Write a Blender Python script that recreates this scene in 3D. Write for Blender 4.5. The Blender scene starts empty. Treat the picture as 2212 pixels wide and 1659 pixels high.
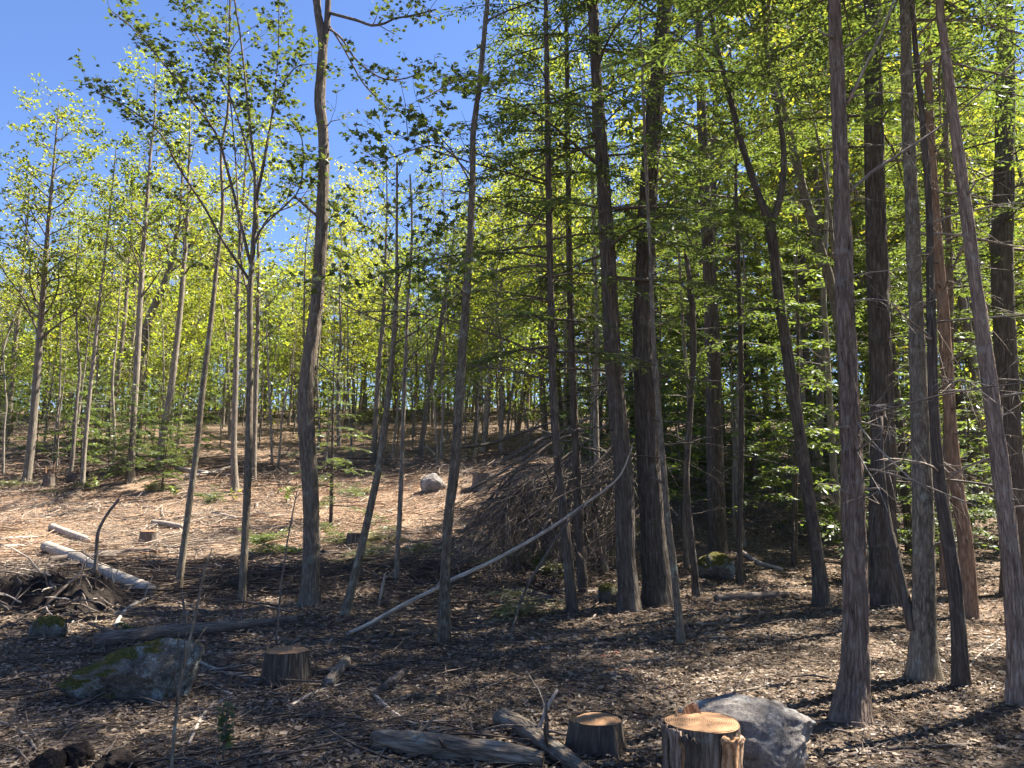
import bpy, math, random
import numpy as np

random.seed(7)
RNG = np.random.default_rng(7)
R = math.radians
scn = bpy.context.scene
COL = scn.collection

# ------------------------------------------------------------------ camera, sky, sun, exposure
PITCH = R(8.0)
FPX = 769.0                       # focal length in pixels of a 1024 wide picture
CAM = np.array([0.0, 0.0, 1.62])
cd = bpy.data.cameras.new('camera')
cd.sensor_width = 36.0
cd.lens = 36.0 * FPX / 1024.0
cd.clip_start = 0.05
cd.clip_end = 2000.0
cam = bpy.data.objects.new('camera', cd)
COL.objects.link(cam)
cam.location = CAM
cam.rotation_euler = (R(90) + PITCH, 0, 0)
scn.camera = cam

SUN_AZ = R(62.0)                  # to the right of the view direction (+Y)
SUN_EL = R(54.0)
world = bpy.data.worlds.new('World')
scn.world = world
world.use_nodes = True
wn = world.node_tree.nodes
wl = world.node_tree.links
sky = wn.new('ShaderNodeTexSky')
sky.sky_type = 'NISHITA'
sky.sun_disc = False
sky.sun_elevation = SUN_EL
sky.sun_rotation = SUN_AZ
sky.altitude = 300.0
sky.air_density = 1.0
sky.dust_density = 0.2
sky.ozone_density = 3.0
bg = wn['Background']
bg.inputs['Strength'].default_value = 0.05
tint = wn.new('ShaderNodeMix'); tint.data_type = 'RGBA'; tint.blend_type = 'MULTIPLY'
tint.inputs[0].default_value = 1.0
tint.inputs[7].default_value = (0.76, 0.83, 1.05, 1)      # the blue white balance of the photograph
wl.new(sky.outputs[0], tint.inputs[6])
wl.new(tint.outputs[2], bg.inputs['Color'])

sd = bpy.data.lights.new('sun', 'SUN')
sd.energy = 5.0
sd.angle = R(0.53)
sd.color = (1.0, 0.93, 0.82)
sun = bpy.data.objects.new('sun', sd)
COL.objects.link(sun)
sun.location = (30, 30, 40)
sun.rotation_euler = (R(90) - SUN_EL, 0, math.pi - SUN_AZ)

vs = scn.view_settings
vs.view_transform = 'Standard'
vs.look = 'None'
vs.gamma = 1.0
vs.exposure = 2.25
vs.use_curve_mapping = False
scn.render.engine = 'CYCLES'
scn.cycles.use_denoising = True
scn.cycles.max_bounces = 4
scn.cycles.diffuse_bounces = 4
scn.cycles.glossy_bounces = 2
scn.cycles.transmission_bounces = 4
scn.cycles.sample_clamp_indirect = 6.0
scn.cycles.use_adaptive_sampling = True
scn.cycles.adaptive_threshold = 0.03

# ------------------------------------------------------------------ noise
np.seterr(over='ignore')
def _h(ix, iy, iz, seed):
    n = (ix * 374761393 + iy * 668265263 + iz * 1274126177 + seed * 974634721) & 0xFFFFFFFF
    n = ((n ^ (n >> 13)) * 1274126177) & 0xFFFFFFFF
    n = ((n ^ (n >> 16)) * 2246822519) & 0xFFFFFFFF
    return ((n ^ (n >> 15)) & 0xFFFFFF) / float(0xFFFFFF)

def vnoise(x, y, z=None, seed=0):
    x = np.asarray(x, float); y = np.asarray(y, float)
    z = np.zeros_like(x) if z is None else np.asarray(z, float)
    ix = np.floor(x).astype(np.int64); iy = np.floor(y).astype(np.int64); iz = np.floor(z).astype(np.int64)
    fx = x - ix; fy = y - iy; fz = z - iz
    fx = fx * fx * (3 - 2 * fx); fy = fy * fy * (3 - 2 * fy); fz = fz * fz * (3 - 2 * fz)
    r = 0
    for dx in (0, 1):
        wx = fx if dx else 1 - fx
        for dy in (0, 1):
            wy = fy if dy else 1 - fy
            for dz in (0, 1):
                wz = fz if dz else 1 - fz
                r = r + wx * wy * wz * _h(ix + dx, iy + dy, iz + dz, seed)
    return r * 2 - 1

def fbm(x, y, z=None, oct=4, seed=0):
    s = 0; a = 1.0; f = 1.0; t = 0
    for o in range(oct):
        s = s + a * vnoise(np.asarray(x) * f, np.asarray(y) * f, None if z is None else np.asarray(z) * f, seed + o)
        t += a; a *= 0.5; f *= 2.03
    return s / t

# ------------------------------------------------------------------ terrain and picture rays
PY = [-300, -20, 0, 10, 14, 20, 26, 32, 45, 70, 120, 500]
PZ = [0.0, 0.0, 0.0, 0.0, 0.1, 0.55, 1.4, 2.55, 5.3, 9.2, 14.0, 32.0]
_fy = np.linspace(-300, 500, 8001)
_fz = np.interp(_fy, PY, PZ)
_k = np.exp(-0.5 * (np.arange(-40, 41) / 16.0) ** 2); _k /= _k.sum()
_fz = np.convolve(np.pad(_fz, 40, mode='edge'), _k, mode='valid')

def height_exact(x, y):
    x = np.asarray(x, float); y = np.asarray(y, float)
    z = np.interp(y, _fy, _fz)
    z = z + 1.15 * np.exp(-((x - 2.2) / 4.6) ** 2 - ((y - 27.5) / 5.0) ** 2)
    far = np.clip((np.hypot(x, y) - 8) / 14, 0, 1)
    z = z + (0.05 + 0.22 * far) * fbm(x * 0.22 + 3.1, y * 0.22, None, 3, 11)
    z = z + 0.035 * fbm(x * 1.3, y * 1.3, None, 3, 23)
    z = z - 0.01 * np.clip(np.abs(x) - 6, 0, 30)
    # dug-up bank at the left edge
    z = z + 0.20 * np.exp(-((x + 6.9) / 1.9) ** 2 - ((y - 10.6) / 1.0) ** 2) * (1 + 0.35 * fbm(x * 2.2, y * 2.2, None, 3, 5))
    return z

_GX = np.arange(-45, 45.01, .125); _GY = np.arange(0, 90.01, .125)
_GZ = height_exact(*np.meshgrid(_GX, _GY))

def height(x, y):
    x = np.asarray(x, float); y = np.asarray(y, float)
    if x.size > 100000 or x.size == 0 or abs(x).max() > 44.8 or y.max() > 89.8 or y.min() < .1:
        return height_exact(x, y)
    u = (x + 45) * 8; v = y * 8
    i = u.astype(np.int64); j = v.astype(np.int64)
    u = u - i; v = v - j
    return (_GZ[j, i] * (1 - u) + _GZ[j, i + 1] * u) * (1 - v) + (_GZ[j + 1, i] * (1 - u) + _GZ[j + 1, i + 1] * u) * v

S = 1024.0 / 2212.0               # measured picture units -> pixels of the 1024 wide picture
cP, sP = math.cos(PITCH), math.sin(PITCH)

def ray(x, y):
    px = (x * S - 512.0) / FPX
    py = (384.0 - y * S) / FPX
    return np.array([px, cP - py * sP, sP + py * cP])

def at(x, y, Y):
    d = ray(x, y)
    return CAM + d * (Y / d[1])

def hit(x, y, off=0.0):
    d = ray(x, y)
    t = np.linspace(2.5, 140, 6000)
    p = CAM[None] + t[:, None] * d[None]
    g = p[:, 2] - height(p[:, 0], p[:, 1]) - off
    i = np.argmax(g < 0)
    if not (g < 0).any():
        return at(x, y, 40.0)
    if i > 0:
        a, b = g[i - 1], g[i]
        tt = t[i - 1] + (t[i] - t[i - 1]) * a / (a - b)
    else:
        tt = t[0]
    return CAM + tt * d

def pxr(w, Y):                    # half width in metres of something w units wide at depth Y
    return 0.5 * w * S / FPX * Y

# ------------------------------------------------------------------ mesh building
STAT = {}
class MB:
    def tris(self):
        return sum(len(f) * 2 for f in self.q) + sum(len(f) for f in self.t)

    def __init__(self):
        self.co = []; self.bc = []; self.ti = []; self.q = []; self.t = []; self.n = 0

    def add(self, co, faces, bc=None, tint=0.5):
        co = np.asarray(co, float).reshape(-1, 3)
        k = len(co)
        self.co.append(co)
        self.bc.append(co if bc is None else np.asarray(bc, float).reshape(-1, 3))
        self.ti.append(np.full(k, tint) if np.isscalar(tint) else np.asarray(tint, float))
        for f in (faces if isinstance(faces, list) else [faces]):
            f = np.asarray(f, np.int64)
            if len(f):
                (self.q if f.shape[1] == 4 else self.t).append(f + self.n)
        self.n += k

    def mesh(self, name, mat, origin=(0, 0, 0), smooth=True):
        me = bpy.data.meshes.new(name)
        co = np.concatenate(self.co) - np.asarray(origin, float)[None]
        me.vertices.add(len(co))
        me.vertices.foreach_set('co', co.astype(np.float32).ravel())
        q = np.concatenate(self.q) if self.q else np.zeros((0, 4), np.int64)
        t = np.concatenate(self.t) if self.t else np.zeros((0, 3), np.int64)
        me.loops.add(q.size + t.size)
        me.loops.foreach_set('vertex_index', np.concatenate([q.ravel(), t.ravel()]).astype(np.int32))
        me.polygons.add(len(q) + len(t))
        ls = np.concatenate([np.arange(len(q)) * 4, q.size + np.arange(len(t)) * 3]).astype(np.int32)
        me.polygons.foreach_set('loop_start', ls)
        me.polygons.foreach_set('use_smooth', np.full(len(q) + len(t), smooth))
        me.update(calc_edges=True)
        a = me.attributes.new('bc', 'FLOAT_VECTOR', 'POINT')
        a.data.foreach_set('vector', np.concatenate(self.bc).astype(np.float32).ravel())
        a = me.attributes.new('tint', 'FLOAT', 'POINT')
        a.data.foreach_set('value', np.concatenate(self.ti).astype(np.float32))
        me.materials.append(mat)
        return me

    def build(self, name, mat, parent=None, origin=None, smooth=True):
        if origin is None:
            origin = tuple(parent.location) if parent is not None else (0, 0, 0)
        o = bpy.data.objects.new(name, self.mesh(name, mat, origin, smooth))
        COL.objects.link(o)
        STAT[name] = STAT.get(name, 0) + self.tris()
        if name in ('branches', 'dead_branches', 'upper_branches'):
            o['kind'] = 'stuff'
        if parent is not None:
            o.parent = parent
        else:
            o.location = origin
        return o

def tag(o, label, cat, group=None):
    o['label'] = label; o['category'] = cat
    if group:
        o['group'] = group
    return o

def thing(name, label, cat, loc, group=None):
    o = bpy.data.objects.new(name, None)
    o.empty_display_size = 0.2
    COL.objects.link(o)
    o.location = tuple(float(v) for v in loc)
    return tag(o, label, cat, group)

def nrm(v):
    v = np.asarray(v, float)
    return v / (np.linalg.norm(v, axis=-1, keepdims=True) + 1e-12)

def smooth_path(pts, rad, step):
    pts = np.asarray(pts, float); rad = np.asarray(rad, float)
    if len(pts) < 3:
        L = np.linalg.norm(pts[1] - pts[0]); n = max(2, int(L / step) + 1)
        u = np.linspace(0, 1, n)[:, None]
        return pts[0] * (1 - u) + pts[1] * u, rad[0] + (rad[1] - rad[0]) * u[:, 0]
    P = np.vstack([2 * pts[0] - pts[1], pts, 2 * pts[-1] - pts[-2]])
    out, ro = [], []
    for i in range(1, len(P) - 2):
        L = np.linalg.norm(P[i + 1] - P[i])
        n = max(1, int(round(L / step)))
        u = (np.arange(n) / n)[:, None]
        a, b, c, d = P[i - 1], P[i], P[i + 1], P[i + 2]
        out.append(0.5 * (2 * b + (c - a) * u + (2 * a - 5 * b + 4 * c - d) * u ** 2 + (3 * b - a - 3 * c + d) * u ** 3))
        ro.append(rad[i - 1] + (rad[i] - rad[i - 1]) * u[:, 0])
    out.append(pts[-1:]); ro.append(rad[-1:])
    return np.concatenate(out), np.concatenate(ro)

def frames(path):
    t = np.gradient(path, axis=0)
    t = nrm(t)
    ref = np.array([1.0, 0, 0]) if abs(t[0, 0]) < 0.8 else np.array([0, 1.0, 0])
    n = np.empty_like(t)
    v = nrm(ref - t[0] * ref.dot(t[0]))
    for i in range(len(t)):
        v = v - t[i] * v.dot(t[i])
        v = v / (np.linalg.norm(v) + 1e-12)
        n[i] = v
    return t, n, np.cross(t, n)

def tube(mb, path, rad, sides=6, rough=0.0, rscale=9.0, flare=0.0, lobes=0.0, cap=True, tint=0.5, seed=0, ridge=0.0):
    path = np.asarray(path, float); rad = np.asarray(rad, float)
    m = len(path)
    t, n, b = frames(path)
    s = np.concatenate([[0], np.cumsum(np.linalg.norm(np.diff(path, axis=0), axis=1))])
    th = np.linspace(0, 2 * np.pi, sides, endpoint=False)
    c, sn = np.cos(th), np.sin(th)
    r = np.repeat(rad[:, None], sides, 1)
    if flare:
        e = np.exp(-s / 0.22)[:, None]
        ph = seed * 1.7
        r = r * (1 + flare * e * (1 + lobes * np.cos(3 * th + ph)[None] + 0.6 * lobes * np.cos(5 * th + 2 * ph)[None]))
    bcx = rad[:, None] * c[None]; bcy = rad[:, None] * sn[None]; bcz = np.repeat(s[:, None], sides, 1)
    if rough:
        r = r * (1 + rough * fbm(bcx * rscale * 0.5 + seed, bcy * rscale * 0.5, bcz * rscale * 0.16, 3, seed))
    if ridge:
        nz = 1 - np.abs(vnoise(bcx * rscale * 3.2 + seed, bcy * rscale * 3.2, bcz * rscale * 0.42, seed + 3)) * 2
        r = r - ridge * np.clip(nz, 0, 1) ** 2
    v = path[:, None] + r[..., None] * (n[:, None] * c[None, :, None] + b[:, None] * sn[None, :, None])
    i = np.arange(m - 1)[:, None] * sides
    j = np.arange(sides)[None]
    k = (j + 1) % sides
    q = np.stack([i + j, i + k, i + sides + k, i + sides + j], -1).reshape(-1, 4)
    co = v.reshape(-1, 3)
    bc = np.stack([bcx, bcy, bcz], -1).reshape(-1, 3) + seed * 3.7
    fs = [q]
    if cap:
        co = np.vstack([co, path[-1:] + t[-1] * rad[-1] * 0.3, path[:1]])
        bc = np.vstack([bc, bc[-1:], bc[:1]])
        e = (m - 1) * sides
        jj = np.arange(sides)
        fs.append(np.stack([e + jj, e + (jj + 1) % sides, np.full(sides, m * sides)], -1))
        fs.append(np.stack([(jj + 1) % sides, jj, np.full(sides, m * sides + 1)], -1))
    mb.add(co, fs, bc, tint)

def wander(start, d, L, n=6, wob=0.25, trop=0.0, rng=random):
    p = np.asarray(start, float); d = nrm(d)
    pts = [p]
    for i in range(n):
        d = nrm(d + np.array([rng.gauss(0, wob), rng.gauss(0, wob), rng.gauss(0, wob * 0.7) + trop]) / math.sqrt(n))
        p = p + d * L / n
        pts.append(p)
    return np.array(pts)

# leaf outlines (x along the leaf, y across)
MAPLE = np.array([(0, 0), (.16, .10), (.02, .30), (.30, .22), (.34, .48), (.52, .26), (.62, .30), (.66, .12), (1.0, 0),
                  (.66, -.12), (.62, -.30), (.52, -.26), (.34, -.48), (.30, -.22), (.02, -.30), (.16, -.10)])
OVAL = np.array([(0, 0), (.3, .26), (.7, .2), (1, 0), (.7, -.2), (.3, -.26)])
STAR = np.array([(0, 0), (.08, .34), (.38, .2), (.45, .5), (.62, .16), (1, 0), (.62, -.16), (.45, -.5), (.38, -.2), (.08, -.34)])

def leaves(mb, pos, size, shape='diamond', up=(0, 0, 1), spread=0.55, tint=None, dirs=None, seed=None, curl=0.12):
    pos = np.asarray(pos, float); k = len(pos)
    if k == 0:
        return
    rg = np.random.default_rng(RNG.integers(1 << 30) if seed is None else seed)
    nz = nrm(np.asarray(up, float)[None] + rg.normal(0, spread, (k, 3)))
    d = rg.normal(0, 1, (k, 3)) if dirs is None else np.asarray(dirs) + rg.normal(0, 0.35, (k, 3))
    d = nrm(d - nz * (d * nz).sum(1, keepdims=True))
    w = np.cross(nz, d)
    sz = (np.full(k, size) if np.isscalar(size) else size) * rg.uniform(0.65, 1.25, k)
    if tint is None:
        tint = rg.uniform(0, 1, k)
    if shape == 'flat':
        o = STAR; f = np.array([[0, 1, 2], [2, 3, 4], [4, 5, 6], [6, 7, 8], [8, 9, 0], [0, 2, 4], [4, 6, 8], [0, 4, 8]]); curl = .06
    elif shape == 'diamond':
        o = np.array([(0, 0), (.42, .34), (1, 0), (.42, -.34)])
        f = np.array([[0, 1, 2], [0, 2, 3]])
    elif shape == 'oval':
        o = OVAL; f = np.array([[0, 1, 2, 3], [0, 3, 4, 5]])
    elif shape == 'star':
        o = STAR; f = np.array([[0, 1, 2], [2, 3, 4], [4, 5, 6], [6, 7, 8], [8, 9, 0], [0, 2, 4], [4, 6, 8], [0, 4, 8]])
    else:
        o = MAPLE
        f = np.array([[0, 1, 3], [1, 2, 3], [3, 4, 5], [5, 6, 7], [7, 8, 9], [9, 10, 11], [11, 12, 13], [13, 14, 15],
                      [0, 3, 13], [0, 13, 15], [3, 5, 11], [3, 11, 13], [5, 7, 9], [5, 9, 11]])
    m = len(o)
    z = curl * (np.abs(o[:, 1]) * 1.6 - (o[:, 0] - .3) ** 2 * 1.2)
    v = pos[:, None] + sz[:, None, None] * (o[None, :, :1] * d[:, None] + o[None, :, 1:] * w[:, None] + z[None, :, None] * nz[:, None])
    F = (np.arange(k)[:, None, None] * m + f[None]).reshape(-1, f.shape[1])
    mb.add(v.reshape(-1, 3), F, None, np.repeat(tint, m))

# ------------------------------------------------------------------ materials
def mat_new(name):
    m = bpy.data.materials.new(name); m.use_nodes = True
    nt = m.node_tree
    nt.nodes.clear()
    out = nt.nodes.new('ShaderNodeOutputMaterial')
    return m, nt, out

def ramp(nt, stops, fac):
    r = nt.nodes.new('ShaderNodeValToRGB')
    el = r.color_ramp.elements
    while len(el) < len(stops):
        el.new(0.5)
    for e, (p, c) in zip(el, stops):
        e.position = p; e.color = (*c, 1)
    nt.links.new(fac, r.inputs[0])
    return r.outputs[0]

def attr(nt, name, out='Vector'):
    a = nt.nodes.new('ShaderNodeAttribute'); a.attribute_name = name
    return a.outputs[out]

def mapping(nt, vec, scale, loc=(0, 0, 0)):
    m = nt.nodes.new('ShaderNodeMapping')
    m.inputs['Scale'].default_value = scale
    m.inputs['Location'].default_value = loc
    nt.links.new(vec, m.inputs['Vector'])
    return m.outputs[0]

def noise(nt, vec, scale, detail=4, rough=0.6, out='Fac'):
    n = nt.nodes.new('ShaderNodeTexNoise')
    n.inputs['Scale'].default_value = scale
    n.inputs['Detail'].default_value = detail
    n.inputs['Roughness'].default_value = rough
    nt.links.new(vec, n.inputs['Vector'])
    return n.outputs[out]

def math_n(nt, op, a, b=None, clamp=False):
    n = nt.nodes.new('ShaderNodeMath'); n.operation = op; n.use_clamp = clamp
    for i, v in enumerate((a, b)):
        if v is None:
            continue
        if isinstance(v, (int, float)):
            n.inputs[i].default_value = v
        else:
            nt.links.new(v, n.inputs[i])
    return n.outputs[0]

def mixc(nt, fac, a, b, mode='MIX'):
    n = nt.nodes.new('ShaderNodeMix'); n.data_type = 'RGBA'; n.blend_type = mode
    ins = [s for s in n.inputs if s.type == 'RGBA']
    f = n.inputs[0]
    for sck, v in ((f, fac), (ins[0], a), (ins[1], b)):
        if isinstance(v, (int, float)):
            sck.default_value = v
        elif isinstance(v, tuple):
            sck.default_value = (*v, 1)
        else:
            nt.links.new(v, sck)
    return [s for s in n.outputs if s.type == 'RGBA'][0]

def finish(nt, out, col, rough=0.9, h=None, bump=0.5, dist=0.01, spec=0.25):
    b = nt.nodes.new('ShaderNodeBsdfPrincipled')
    if isinstance(col, tuple):
        b.inputs['Base Color'].default_value = (*col, 1)
    else:
        nt.links.new(col, b.inputs['Base Color'])
    b.inputs['Roughness'].default_value = rough
    b.inputs['Specular IOR Level'].default_value = spec
    if h is not None:
        bp = nt.nodes.new('ShaderNodeBump')
        bp.inputs['Strength'].default_value = bump
        bp.inputs['Distance'].default_value = dist
        nt.links.new(h, bp.inputs['Height'])
        nt.links.new(bp.outputs[0], b.inputs['Normal'])
    nt.links.new(b.outputs[0], out.inputs['Surface'])

def bark(name, dark, mid, light, scale=26.0, stretch=0.14, bump=0.9, dist=0.02, lichen=None, lich_amt=0.6, band=False):
    m, nt, out = mat_new(name)
    v = attr(nt, 'bc')
    oi = nt.nodes.new('ShaderNodeObjectInfo')
    vm = mapping(nt, v, (1, 1, stretch))
    f1 = noise(nt, vm, scale, 5, 0.65)
    vo = nt.nodes.new('ShaderNodeTexVoronoi'); vo.feature = 'DISTANCE_TO_EDGE'
    vo.inputs['Scale'].default_value = scale * 1.1
    wv = nt.nodes.new('ShaderNodeVectorMath'); wv.operation = 'ADD'
    nn = noise(nt, vm, scale * 0.7, 3, 0.6, 'Color')
    sc = nt.nodes.new('ShaderNodeVectorMath'); sc.operation = 'SCALE'; sc.inputs['Scale'].default_value = 2.4 / scale
    nt.links.new(nn, sc.inputs[0])
    nt.links.new(vm, wv.inputs[0]); nt.links.new(sc.outputs[0], wv.inputs[1])
    nt.links.new(wv.outputs[0], vo.inputs['Vector'])
    e = math_n(nt, 'MULTIPLY', vo.outputs['Distance'], 3.0, True)
    hgt = math_n(nt, 'ADD', math_n(nt, 'MULTIPLY', e, 0.38), math_n(nt, 'MULTIPLY', f1, 0.95))
    col = ramp(nt, [(0.28, dark), (0.52, mid), (0.82, light)], math_n(nt, 'MULTIPLY', hgt, 0.85))
    if band:
        vb = mapping(nt, v, (0.25, 0.25, 1.0))
        fb = noise(nt, vb, 45, 3, 0.6)
        col = mixc(nt, ramp(nt, [(0.60, (0, 0, 0)), (0.66, (1, 1, 1))], fb), col, dark)
    big = noise(nt, v, 2.2, 3, 0.6)
    col = mixc(nt, ramp(nt, [(0.3, (0.0, 0.0, 0.0)), (0.75, (0.5, 0.5, 0.5))], big), col, mixc(nt, 0.5, light, mid))
    if lichen:
        lf = noise(nt, v, 7.0, 5, 0.7)
        col = mixc(nt, ramp(nt, [(0.56, (0, 0, 0)), (0.66, (lich_amt,) * 3)], lf), col, lichen)
    hs = nt.nodes.new('ShaderNodeHueSaturation')
    mr = nt.nodes.new('ShaderNodeMapRange')
    mr.inputs[3].default_value = 0.8; mr.inputs[4].default_value = 1.25
    nt.links.new(oi.outputs['Random'], mr.inputs[0])
    nt.links.new(mr.outputs[0], hs.inputs['Value'])
    nt.links.new(col, hs.inputs['Color'])
    finish(nt, out, hs.outputs[0], 0.92, hgt, bump, dist, 0.15)
    return m

def leafmat(name, stops, trans, tw=0.45, jitter=0.35, gloss=0.04):
    m, nt, out = mat_new(name)
    ti = attr(nt, 'tint', 'Fac')
    oi = nt.nodes.new('ShaderNodeObjectInfo')
    f = math_n(nt, 'ADD', math_n(nt, 'MULTIPLY', ti, 1 - jitter), math_n(nt, 'MULTIPLY', oi.outputs['Random'], jitter))
    col = ramp(nt, stops, f)
    d = nt.nodes.new('ShaderNodeBsdfDiffuse'); nt.links.new(col, d.inputs['Color'])
    t = nt.nodes.new('ShaderNodeBsdfTranslucent')
    nt.links.new(mixc(nt, 1.0, col, trans, 'MULTIPLY'), t.inputs['Color'])
    mx = nt.nodes.new('ShaderNodeMixShader'); mx.inputs[0].default_value = tw
    nt.links.new(d.outputs[0], mx.inputs[1]); nt.links.new(t.outputs[0], mx.inputs[2])
    g = nt.nodes.new('ShaderNodeBsdfGlossy'); g.inputs['Roughness'].default_value = 0.45
    g.inputs['Color'].default_value = (0.9, 0.95, 1, 1)
    m2 = nt.nodes.new('ShaderNodeMixShader'); m2.inputs[0].default_value = gloss
    nt.links.new(mx.outputs[0], m2.inputs[1]); nt.links.new(g.outputs[0], m2.inputs[2])
    nt.links.new(m2.outputs[0], out.inputs['Surface'])
    return m

M = {}
M['bark_maple'] = bark('bark_maple', (.035, .028, .022), (.13, .10, .075), (.26, .22, .17), 30, .13, 0.9, .02, (.24, .26, .22), .5)
M['bark_grey'] = bark('bark_grey', (.03, .026, .022), (.125, .10, .072), (.27, .225, .165), 34, .2, 0.8, .015, (.26, .28, .22), .7)
M['bark_dark'] = bark('bark_dark', (.024, .018, .016), (.085, .067, .052), (.18, .148, .118), 24, .10, 1.0, .025, (.20, .20, .16), .45)
M['bark_red'] = bark('bark_red', (.04, .024, .018), (.205, .146, .108), (.36, .275, .215), 30, .15, 1.0, .03, (.34, .33, .28), .4)
M['bark_sunlit_orange'] = bark('bark_sunlit_orange', (.07, .038, .024), (.26, .155, .095), (.40, .26, .17), 26, .15, 0.6, .012)  # orange sunlight painted into the bark colour along the whole trunk
M['bark_far'] = bark('bark_far', (.05, .042, .034), (.15, .125, .098), (.31, .27, .215), 20, .15, 0.6, .02)
M['bark_birch'] = bark('bark_birch', (.10, .08, .06), (.34, .295, .24), (.50, .44, .37), 20, .5, 0.35, .01, (.3, .24, .17), .7, True)
M['twig'] = bark('twig', (.03, .022, .018), (.10, .08, .065), (.22, .18, .15), 60, .2, 0.4, .005)
M['dead_wood'] = bark('dead_wood', (.10, .08, .06), (.30, .25, .20), (.52, .45, .38), 50, .1, 0.4, .006)
M['dead_dark'] = bark('dead_dark', (.03, .022, .018), (.11, .085, .07), (.24, .20, .165), 40, .12, 0.6, .01)

M['dead_grey'] = bark('dead_grey', (.06, .048, .038), (.19, .158, .128), (.36, .31, .26), 50, .1, 0.5, .006)
M['slash'] = bark('slash', (.10, .062, .042), (.32, .215, .145), (.50, .37, .27), 50, .1, 0.4, .006)
M['leaf_near'] = leafmat('leaf_near', [(0, (.045, .068, .024)), (.5, (.075, .102, .030)), (.9, (.115, .13, .036)), (1, (.17, .115, .05))], (1.8, 1.8, 0.8), .42, .15)
M['leaf_far'] = leafmat('leaf_far', [(0, (.07, .105, .03)), (.4, (.15, .175, .04)), (.75, (.225, .225, .05)), (1, (.30, .25, .06))], (1.9, 1.9, 0.7), .55, .45)
M['leaf_under'] = leafmat('leaf_under', [(0, (.11, .165, .035)), (.5, (.19, .24, .045)), (1, (.30, .28, .055))], (1.9, 1.9, 0.7), .55, .4)
M['needles'] = leafmat('needles', [(0, (.048, .07, .028)), (.5, (.085, .115, .04)), (1, (.14, .16, .05))], (1.8, 1.9, .8), .48, .3)
M['needles_cut'] = leafmat('needles_cut', [(0, (.06, .08, .03)), (.5, (.15, .16, .06)), (1, (.30, .25, .12))], (1.3, 1.3, .8), .3, .3)
M['litter'] = leafmat('litter', [(0, (.045, .03, .022)), (.35, (.14, .105, .078)), (.7, (.265, .205, .152)), (.92, (.37, .30, .23)), (1, (.20, .075, .05))], (1.1, 1.0, .8), .15, 0.0, .02)

def ground_mat():
    m, nt, out = mat_new('forest_floor')
    tc = nt.nodes.new('ShaderNodeTexCoord').outputs['Object']
    ti = attr(nt, 'tint', 'Fac')
    a = noise(nt, tc, 14, 6, 0.7)
    b = noise(nt, tc, 1.1, 4, 0.6)
    vo = nt.nodes.new('ShaderNodeTexVoronoi'); vo.inputs['Scale'].default_value = 22
    nt.links.new(tc, vo.inputs['Vector'])
    sep = nt.nodes.new('ShaderNodeSeparateColor'); nt.links.new(vo.outputs['Color'], sep.inputs[0])
    f = math_n(nt, 'ADD', math_n(nt, 'MULTIPLY', a, .65), math_n(nt, 'MULTIPLY', sep.outputs[0], .35))
    c1 = ramp(nt, [(.25, (.034, .023, .015)), (.45, (.092, .067, .048)), (.62, (.185, .138, .098)), (.85, (.29, .23, .17))], f)
    c2 = ramp(nt, [(.25, (.11, .066, .042)), (.5, (.28, .182, .118)), (.8, (.44, .31, .215))], f)
    g2 = noise(nt, tc, .55, 5, .7)
    col = mixc(nt, math_n(nt, 'MULTIPLY', ti, ramp(nt, [(.38, (.35, .35, .35)), (.58, (1, 1, 1))], g2)), c1, c2)
    gm = math_n(nt, 'MULTIPLY', ramp(nt, [(.60, (0, 0, 0)), (.70, (.6, .6, .6))], noise(nt, mapping(nt, tc, (1, 1, 1), (7, 3, 1)), .8, 5, .7)), ramp(nt, [(.45, (0, 0, 0)), (.6, (1, 1, 1))], a))
    col = mixc(nt, gm, col, (.10, .105, .035))
    col = mixc(nt, ramp(nt, [(.52, (0, 0, 0)), (.75, (.55, .55, .55))], b), col, (.05, .038, .028))
    h = math_n(nt, 'ADD', a, math_n(nt, 'MULTIPLY', vo.outputs['Distance'], .7))
    finish(nt, out, col, 0.95, h, 0.9, 0.04, 0.1)
    return m
M['ground'] = ground_mat()

def wood_cut(name, c0, c1, c2):
    m, nt, out = mat_new(name)
    v = attr(nt, 'bc')
    w = nt.nodes.new('ShaderNodeTexWave'); w.wave_type = 'RINGS'; w.rings_direction = 'Z'
    w.inputs['Scale'].default_value = 26; w.inputs['Distortion'].default_value = 3.5; w.inputs['Detail'].default_value = 3
    nt.links.new(v, w.inputs['Vector'])
    n = noise(nt, v, 18, 5, .7)
    f = math_n(nt, 'ADD', math_n(nt, 'MULTIPLY', w.outputs['Fac'], .45), math_n(nt, 'MULTIPLY', n, .6))
    col = ramp(nt, [(.2, c0), (.5, c1), (.85, c2)], f)
    finish(nt, out, col, .85, n, .5, .006, .2)
    return m
M['cut_wood'] = wood_cut('cut_wood', (.11, .055, .028), (.29, .16, .08), (.44, .28, .16))
M['cut_old'] = wood_cut('cut_old', (.10, .06, .04), (.26, .17, .11), (.42, .31, .22))

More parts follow.
